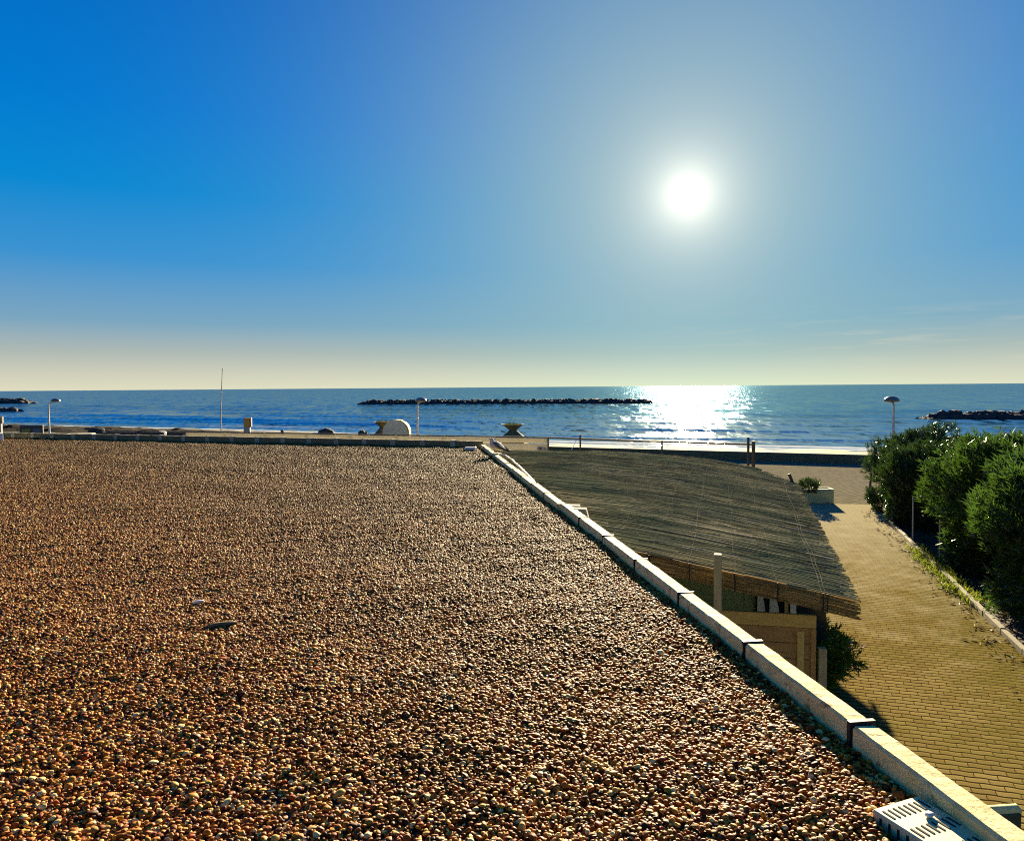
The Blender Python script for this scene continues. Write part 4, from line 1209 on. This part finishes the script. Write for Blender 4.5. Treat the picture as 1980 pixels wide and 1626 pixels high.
# low wall with rounded cap at the bottom right
la, lb = at(1893, 1563, z=0.30), at(1966, 1558, z=0.30)
lw = empty('low_wall', (lb.x, lb.y, 0), 'low dark green wall with a rounded pale cap at the bottom right corner', 'wall')
ld = (lb - la).normalized(); l0 = la - ld * 0.9; l1 = lb
ln_ = Vector((ld.y, -ld.x, 0))
MB().box(((l0.x + l1.x) / 2, (l0.y + l1.y) / 2, .13), ((l1 - l0).length, .13, .27), math.atan2(ld.y, ld.x), 0.01).build('body', M['low_wall'], lw)
MB().tube([(l0.x, l0.y, .27), ((l0.x + l1.x) / 2, (l0.y + l1.y) / 2, .27), (l1.x, l1.y, .27), (l1.x + ld.x * .03, l1.y + ld.y * .03, .255)], [.05, .05, .05, .03], 12).build('cap', M['low_cap'], lw, smooth=True)

# ================================================================ TERRACE WINDSCREEN
ws = empty('windscreen', (-5, 28, 0), 'terrace windscreen frame with cream canvas panels, open at its right end', 'windscreen')
ZR = 2.3
def rail_pt(px, py): return at(px, py, z=ZR)
k0, k1, k2, k3 = rail_pt(196, 833.5), rail_pt(360, 834.5), rail_pt(1060, 846), rail_pt(1456, 859.5)
def lerp(a, b, t): return a + (b - a) * t
MB().tube([k0, k1, k2], 0.03, 8).build('top_rail', M['frame_dark'], ws)
MB().tube([k2, lerp(k2, k3, .5) + Vector((0, 0, -.015)), k3], 0.032, 8).build('top_rail', M['wood_dark'], ws)
mid1 = lerp(k1, k2, 1)
npan = 8
def panel(a, b, z0, z1, m, nm='canvas_panel'):
    vs, fs = [], []
    nn = 10; mm = 5
    dr = (b - a).normalized(); nr = Vector((dr.y, -dr.x, 0))
    for j in range(mm + 1):
        for i in range(nn + 1):
            q = lerp(a, b, .006 + .988 * i / nn)
            bul = 0.03 * math.sin(math.pi * i / nn) * math.sin(math.pi * j / mm) * (1 + .5 * math.sin(a.x * 9 + i))
            vs.append((q.x + nr.x * bul, q.y + nr.y * bul, z0 + (z1 - z0) * j / mm))
    for j in range(mm):
        for i in range(nn): fs.append((j * (nn + 1) + i, j * (nn + 1) + i + 1, (j + 1) * (nn + 1) + i + 1, (j + 1) * (nn + 1) + i))
    o = MB().add(vs, fs).build(nm, m, ws, smooth=True)
    sm = o.modifiers.new('thick', 'SOLIDIFY'); sm.thickness = 0.006
    return o
panel(k0, k1, 0.3, ZR - .045, M['canvas_navy'], 'dark_panel')
for i in range(npan):
    a, b_ = lerp(k1, k2, i / npan), lerp(k1, k2, (i + 1) / npan)
    panel(a, b_, 0.3, ZR - 0.24, M['canvas'])
    panel(a, b_, ZR - 0.215, ZR - 0.035, M['canvas'], 'valance')
    MB().box((b_.x, b_.y, ZR / 2), (0.06, 0.06, ZR), 0, .004).build('frame_post', M['frame_dark'] if i == npan - 1 else M['pale_render'], ws)
for (px, py, rr) in ((1122, 840, .035), (1280, 851, .032), (1447, 845, .04), (1457, 853, .055)):
    tt = (px - 1060) / 396
    q = lerp(k2, k3, tt)
    top = at(px, py, y=q.y)
    MB().tube([(top.x, top.y, 0), (top.x, top.y, top.z)], rr, 10).build('frame_post', M['wood_dark'], ws)
q = lerp(k2, k3, (1122 - 1060) / 396); q2 = at(1104, 872, y=q.y - 1.2)
tag(MB().tube([q + Vector((0, 0, -.06)), q2], 0.012, 6).build('guy_rope', M['white_pvc']), 'thin white guy rope slanting down from the open windscreen frame', 'rope')
dq = at(1048, 864, z=1.9)
tag(MB().rock((dq.x, dq.y - .4, dq.z), (.35, .3, .16), 12, 10).build('covered_bundle', M['rock']), 'small dark bundle by the right end of the cream canvas', 'bundle')

# ================================================================ PROMENADE: WALL, LAMPS, PLANTERS, SIGNS
def on_d(px, d):
    """point on the ground under image column px at coast distance d"""
    lo, hi = 5.0, 300.0
    for _ in range(60):
        m_ = (lo + hi) / 2
        q = at(px, 850, y=m_)
        if cd(q.x, q.y) < d: lo = m_
        else: hi = m_
    q = at(px, 850, y=lo); return Vector((q.x, q.y, 0))


b = MB()
wl, wr = CN * D_WALL + CT * 90, CN * D_WALL + CT * -60
q = (wl + wr) / 2 + CN * 0.2
b.box((q.x, q.y, 0.1), ((wl - wr).length, 0.36, 0.8), math.atan2(CT.y, CT.x), 0.02)
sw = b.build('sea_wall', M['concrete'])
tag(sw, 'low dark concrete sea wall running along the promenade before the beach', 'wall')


def lamp(px, py_top, off_px, lab, lean=0.0):
    g0 = on_d(px, D_WALL - 0.8)
    top = at(px, py_top, y=g0.y)
    e = empty('street_lamp', g0, lab, 'street lamp', 'street lamps along the promenade')
    s = g0.y / F_PX
    z = top.z
    MB().tube([(g0.x, g0.y, 0), (g0.x, g0.y, .5), (g0.x, g0.y, z - .35), (g0.x + off_px * s * .25, g0.y, z - .2)], [.09, .075, .055, .05], 12).build('pole', M['lamp_metal'], e, smooth=True)
    hc = Vector((g0.x + off_px * s, g0.y, z))
    MB().tube([(g0.x + off_px * s * .2, g0.y, z - .22), hc + Vector((0, 0, -.14))], .05, 10).build('neck', M['lamp_metal'], e)
    MB().lathe([(0.05, -.17), (.20, -.15), (.36, -.11), (.385, -.07), (.36, .0), (.28, .08), (.16, .135), (.03, .155)], hc, 20, 1.0, .9).build('lamp_head', M['lamp_head'], e, smooth=True)
    return e


lamp(96, 774, 14, 'street lamp with pale pole at the left, before the dark breakwater end')
lamp(808, 773, 7, 'street lamp in the middle, right of the arched screen')
lamp(1727, 772, -4, 'street lamp on the right, rising behind the far bush')


def hourglass(px, y_top, y_waist, y_bot, w_top, w_waist, lab, seed):
    g0 = on_d(px, D_WALL - 2.2); s = g0.y / F_PX
    zt, zw, zb = (at(px, yy, y=g0.y).z for yy in (y_top, y_waist, y_bot))
    e = empty('hourglass_planter', g0, lab, 'planter', 'hourglass planters on the promenade')
    rt, rw = w_top * s / 2, w_waist * s / 2
    prof = [(rt, 0.0), (rt, zb - .02)]
    for i in range(9):
        t = i / 8; prof.append((rw + (rt - rw) * (1 - t) ** 1.05, zb + (zw - zb) * t))
    for i in range(1, 9):
        t = i / 8; prof.append((rw + (rt - rw) * t ** 1.15, zw + (zt - zw) * t))
    prof.append((rt * .9, zt))
    prof.append((rt * .86, zt - .06)); 
    MB().lathe(prof, g0, 28).build('pot', M['pot'], e, smooth=False)
    cs = np.array([[g0.x, g0.y, zt - .05]]) + rng.normal(size=(70, 3)) * np.array([rt * .42, rt * .42, .03])
    dd = rng.normal(size=cs.shape) * .5 + np.array([0, 0, 1.0]); dd /= np.linalg.norm(dd, axis=1, keepdims=True)
    Vq, Fq = leaf_field(cs, dd, 6, 0.13, 0.025, .5)
    np_mesh('plants', Vq, Fq, M['succulent'], e)
    return e


hourglass(745, 815, 826, 840, 44, 20, 'dark hourglass planter half hidden behind the pale arched screen', 1)
hourglass(992, 820, 832, 843.5, 43, 15, 'dark hourglass planter standing alone right of the middle lamp', 2)

# pale arched screen
g0 = on_d(764, D_WALL - 4.0); s = g0.y / F_PX
e = empty('arched_screen', g0, 'pale round-topped screen with an edge coloured as sunlit on the promenade', 'screen')
zt = at(764, 812, y=g0.y).z; rr = 24 * s
def arch(r, zc, y0, y1, x_off=0.0, r0=0.0):
    b = MB(); n = 24
    out = [(r * math.cos(t), zc + r * 1.0 * math.sin(t)) for t in np.linspace(0, math.pi, n + 1)]
    poly = [(r, 0.0)] + out + [(-r, 0.0)]
    m_ = len(poly)
    vs = [(g0.x + x + x_off, y0, z) for x, z in poly] + [(g0.x + x + x_off, y1, z) for x, z in poly]
    fs = [tuple(range(m_)), tuple(range(m_, 2 * m_))[::-1]] + [(i, m_ + i, m_ + (i + 1) % m_, (i + 1) % m_) for i in range(m_)]
    return b.add(vs, fs)
arch(rr, zt - rr, g0.y, g0.y + .05).build('front_panel', M['pale_render'], e)
arch(rr * 1.0, zt - rr - .005, g0.y + .052, g0.y + .9, .10).build('side_edge', M['ochre'], e)


def totem(px0, px1, y_top, y_mid, lab, d=D_WALL - 1.7):
    g0 = on_d((px0 + px1) / 2, d); s = g0.y / F_PX
    w_ = (px1 - px0) * s * .8
    zt, zm = at(px0, y_top, y=g0.y).z, at(px0, y_mid, y=g0.y).z
    e = empty('totem_sign', g0, lab, 'sign', 'totem signs on the promenade')
    MB().box((g0.x, g0.y, zm / 2), (w_, .22, zm), 0, .01).build('base', M['grey_paint'], e)
    MB().box((g0.x, g0.y - .003, (zt + zm) / 2 + .002), (w_, .22, zt - zm), 0, .015).build('panel', M['orange_sign'], e)
    MB().box((g0.x + w_ / 2 + .05, g0.y + .03, (zt + zm) / 2), (.09, .26, zt - zm + .04), 0, .01).build('side_post', M['frame_dark'], e)
totem(471, 486, 808, 825, 'upright sign with an orange top and grey base right of the flagpole')
totem(-9, 6, 806, 818, 'brown-orange sign cut by the left edge of the picture')

# flagpole on the beach
g0 = on_d(428, 47.0); top = at(430, 715, y=g0.y)
fp = empty('flagpole', (g0.x, g0.y, -.35), 'bare thin flagpole rising above the horizon on the left', 'flagpole')
MB().tube([(g0.x, g0.y, -.4), (g0.x, g0.y, 2.2), (top.x, top.y, top.z)], [.055, .045, .03], 10).build('pole', M['grey_paint'], fp)
MB().lathe([(.02, 0), (.05, .03), (.05, .07), (.01, .1)], (top.x, top.y, top.z), 10).build('finial', M['grey_paint'], fp)

# dark noticeboard with two panels
g0 = on_d(62, D_WALL - 3.0); s = g0.y / F_PX
nbd = empty('noticeboard', g0, 'dark double noticeboard with a yellow-green and a blue panel, far left', 'noticeboard')
zt = at(62, 822, y=g0.y).z
MB().box((g0.x, g0.y, zt / 2 + .1), (45 * s, .15, zt - .2), 0, .02).build('board', M['frame_dark'], nbd)
for dx, m_, nm in ((-10, 'yellow_panel', 'yellow_panel'), (11, 'blue_panel', 'blue_panel')):
    MB().box((g0.x + dx * s, g0.y - .085, zt - .62), (16 * s, .02, .62), 0, .005).build(nm, M[m_], nbd)
for sx in (-1, 1): MB().tube([(g0.x + sx * 15 * s, g0.y + .13, 0), (g0.x + sx * 15 * s, g0.y + .13, zt - .2)], .05, 8).build('leg', M['frame_dark'], nbd)

# bollard, covered stacks, slab
g0 = on_d(546, D_WALL - 2); zt = at(546, 831, y=g0.y).z
tag(MB().lathe([(.10, 0), (.09, zt - .2), (.11, zt - .16), (.11, zt - .04), (.06, zt)], g0, 14).build('bollard', M['frame_dark']), 'dark bollard on the promenade right of the orange sign', 'bollard')
for (px0, px1, yt, lab, sd_) in ((610, 652, 829, 'long dark tarpaulin-covered stack left of the hourglass planter', 5), (690, 713, 832, 'small dark covered heap between the long stack and the arched screen', 6), (168, 206, 827, 'dark covered heap at the left end of the navy canvas', 9)):
    g0 = on_d((px0 + px1) / 2, D_WALL - 2.4); s = g0.y / F_PX; zt = at(px0, yt, y=g0.y).z
    o = MB().rock((g0.x, g0.y, zt * .5), ((px1 - px0) * s * .86, .9, zt * 1.02), sd_, 14, .10).build('covered_stack', M['rock'])
    tag(o, lab, 'covered stack', 'dark covered stacks on the promenade')
sl = at(155, 838, z=2.3)
tag(MB().box((sl.x, sl.y, 2.24), (48 * sl.y / F_PX, .5, .12), R(12), .02).build('terrace_slab', M['pale_render']), 'pale flat slab beyond the far roof edge, left of the dark heap', 'slab')
sl2 = MB().box((sl.x, sl.y, 1.09), (.5, .35, 2.17), R(12), .02).build('pedestal', M['pale_render'], bpy.data.objects['terrace_slab'])

# ================================================================ BEACH WRACK AND BREAKWATERS
sv = np.linspace(2, 120, 160); dv_ = np.linspace(55.5, 67.5, 26)
DD, SS = np.meshgrid(dv_, sv, indexing='ij')
X = CN.x * DD + CT.x * SS; Y = CN.y * DD + CT.y * SS
edge = np.clip((SS - 44) / 22, 0, 1)
prof = np.sin(np.clip((DD - 55.5) / 12, 0, 1) * math.pi) ** .7
nz = np.array([noise.fractal(Vector((a * .35, b_ * .35, 0)), 1, 2, 4) for a, b_ in zip(X.ravel(), Y.ravel())]).reshape(X.shape)
Z = ground_h(X, Y) - .15 + edge * prof * (0.62 + .30 * nz)
idx = np.arange(DD.size).reshape(DD.shape)
ff = np.stack([idx[:-1, :-1], idx[:-1, 1:], idx[1:, 1:], idx[1:, :-1]], -1).reshape(-1, 4)
tag(np_mesh('seaweed_bank', np.stack([X, Y, Z], -1).reshape(-1, 3), ff, M['seaweed']), 'dark bank of washed-up seaweed on the beach at the left', 'seaweed', kind='stuff')


def breakwater(pa, pb, height, depth, lab, seed, size=1.8):
    r = random.Random(seed)
    b = MB()
    a, c = Vector(pa), Vector(pb)
    d = (c - a); ln = d.length; d.normalize(); nn = Vector((d.y, -d.x, 0))
    vs, fs = [], []
    k = 0; t = 0.0
    while t < ln:
        f = min(1, (t + 1) / (height * 2.2), (ln - t + 1) / (height * 2.2))
        for row in range(3):
            o_ = (row - 1) * depth * .34 + r.uniform(-.4, .4)
            hh = height * f * (1.0 if row == 1 else .62) * r.uniform(.84, 1.1)
            q = a + d * (t + r.uniform(-.5, .5)) + nn * o_
            sz_ = size * r.uniform(.8, 1.4)
            b.rock((q.x, q.y, SEA_Z + hh - sz_ * .42), (sz_ * r.uniform(1, 1.5), sz_ * 1.2, sz_ * .9), seed * 100 + k, 8, .35, r.uniform(0, 3)); k += 1
        t += size * .72
    # solid core so that no daylight shows through
    q = (a + c) / 2
    b.box((q.x, q.y, SEA_Z + height * .2), (ln - height * 3, depth * .6, height * .95), math.atan2(d.y, d.x))
    o = b.build('breakwater', M['rockdark'])
    return tag(o, lab, 'breakwater', 'rock breakwaters off the beach')


def bw_pt(px, py): return at(px, py, z=SEA_Z)
breakwater(bw_pt(700, 781), bw_pt(1262, 779.5), 1.35, 6, 'long low rock breakwater in the middle of the bay', 1, 1.45)
breakwater(bw_pt(1792, 812), bw_pt(2120, 812), 1.35, 4.5, 'rock breakwater at the right, behind the bushes', 2, 1.2)
breakwater(bw_pt(-120, 780), bw_pt(58, 779.5), 2.1, 7, 'farther breakwater end at the left edge of the picture', 3, 2.4)
breakwater(bw_pt(-90, 796), bw_pt(31, 796), 1.0, 4.5, 'nearer small reef of rocks at the left edge of the picture', 4, 1.4)
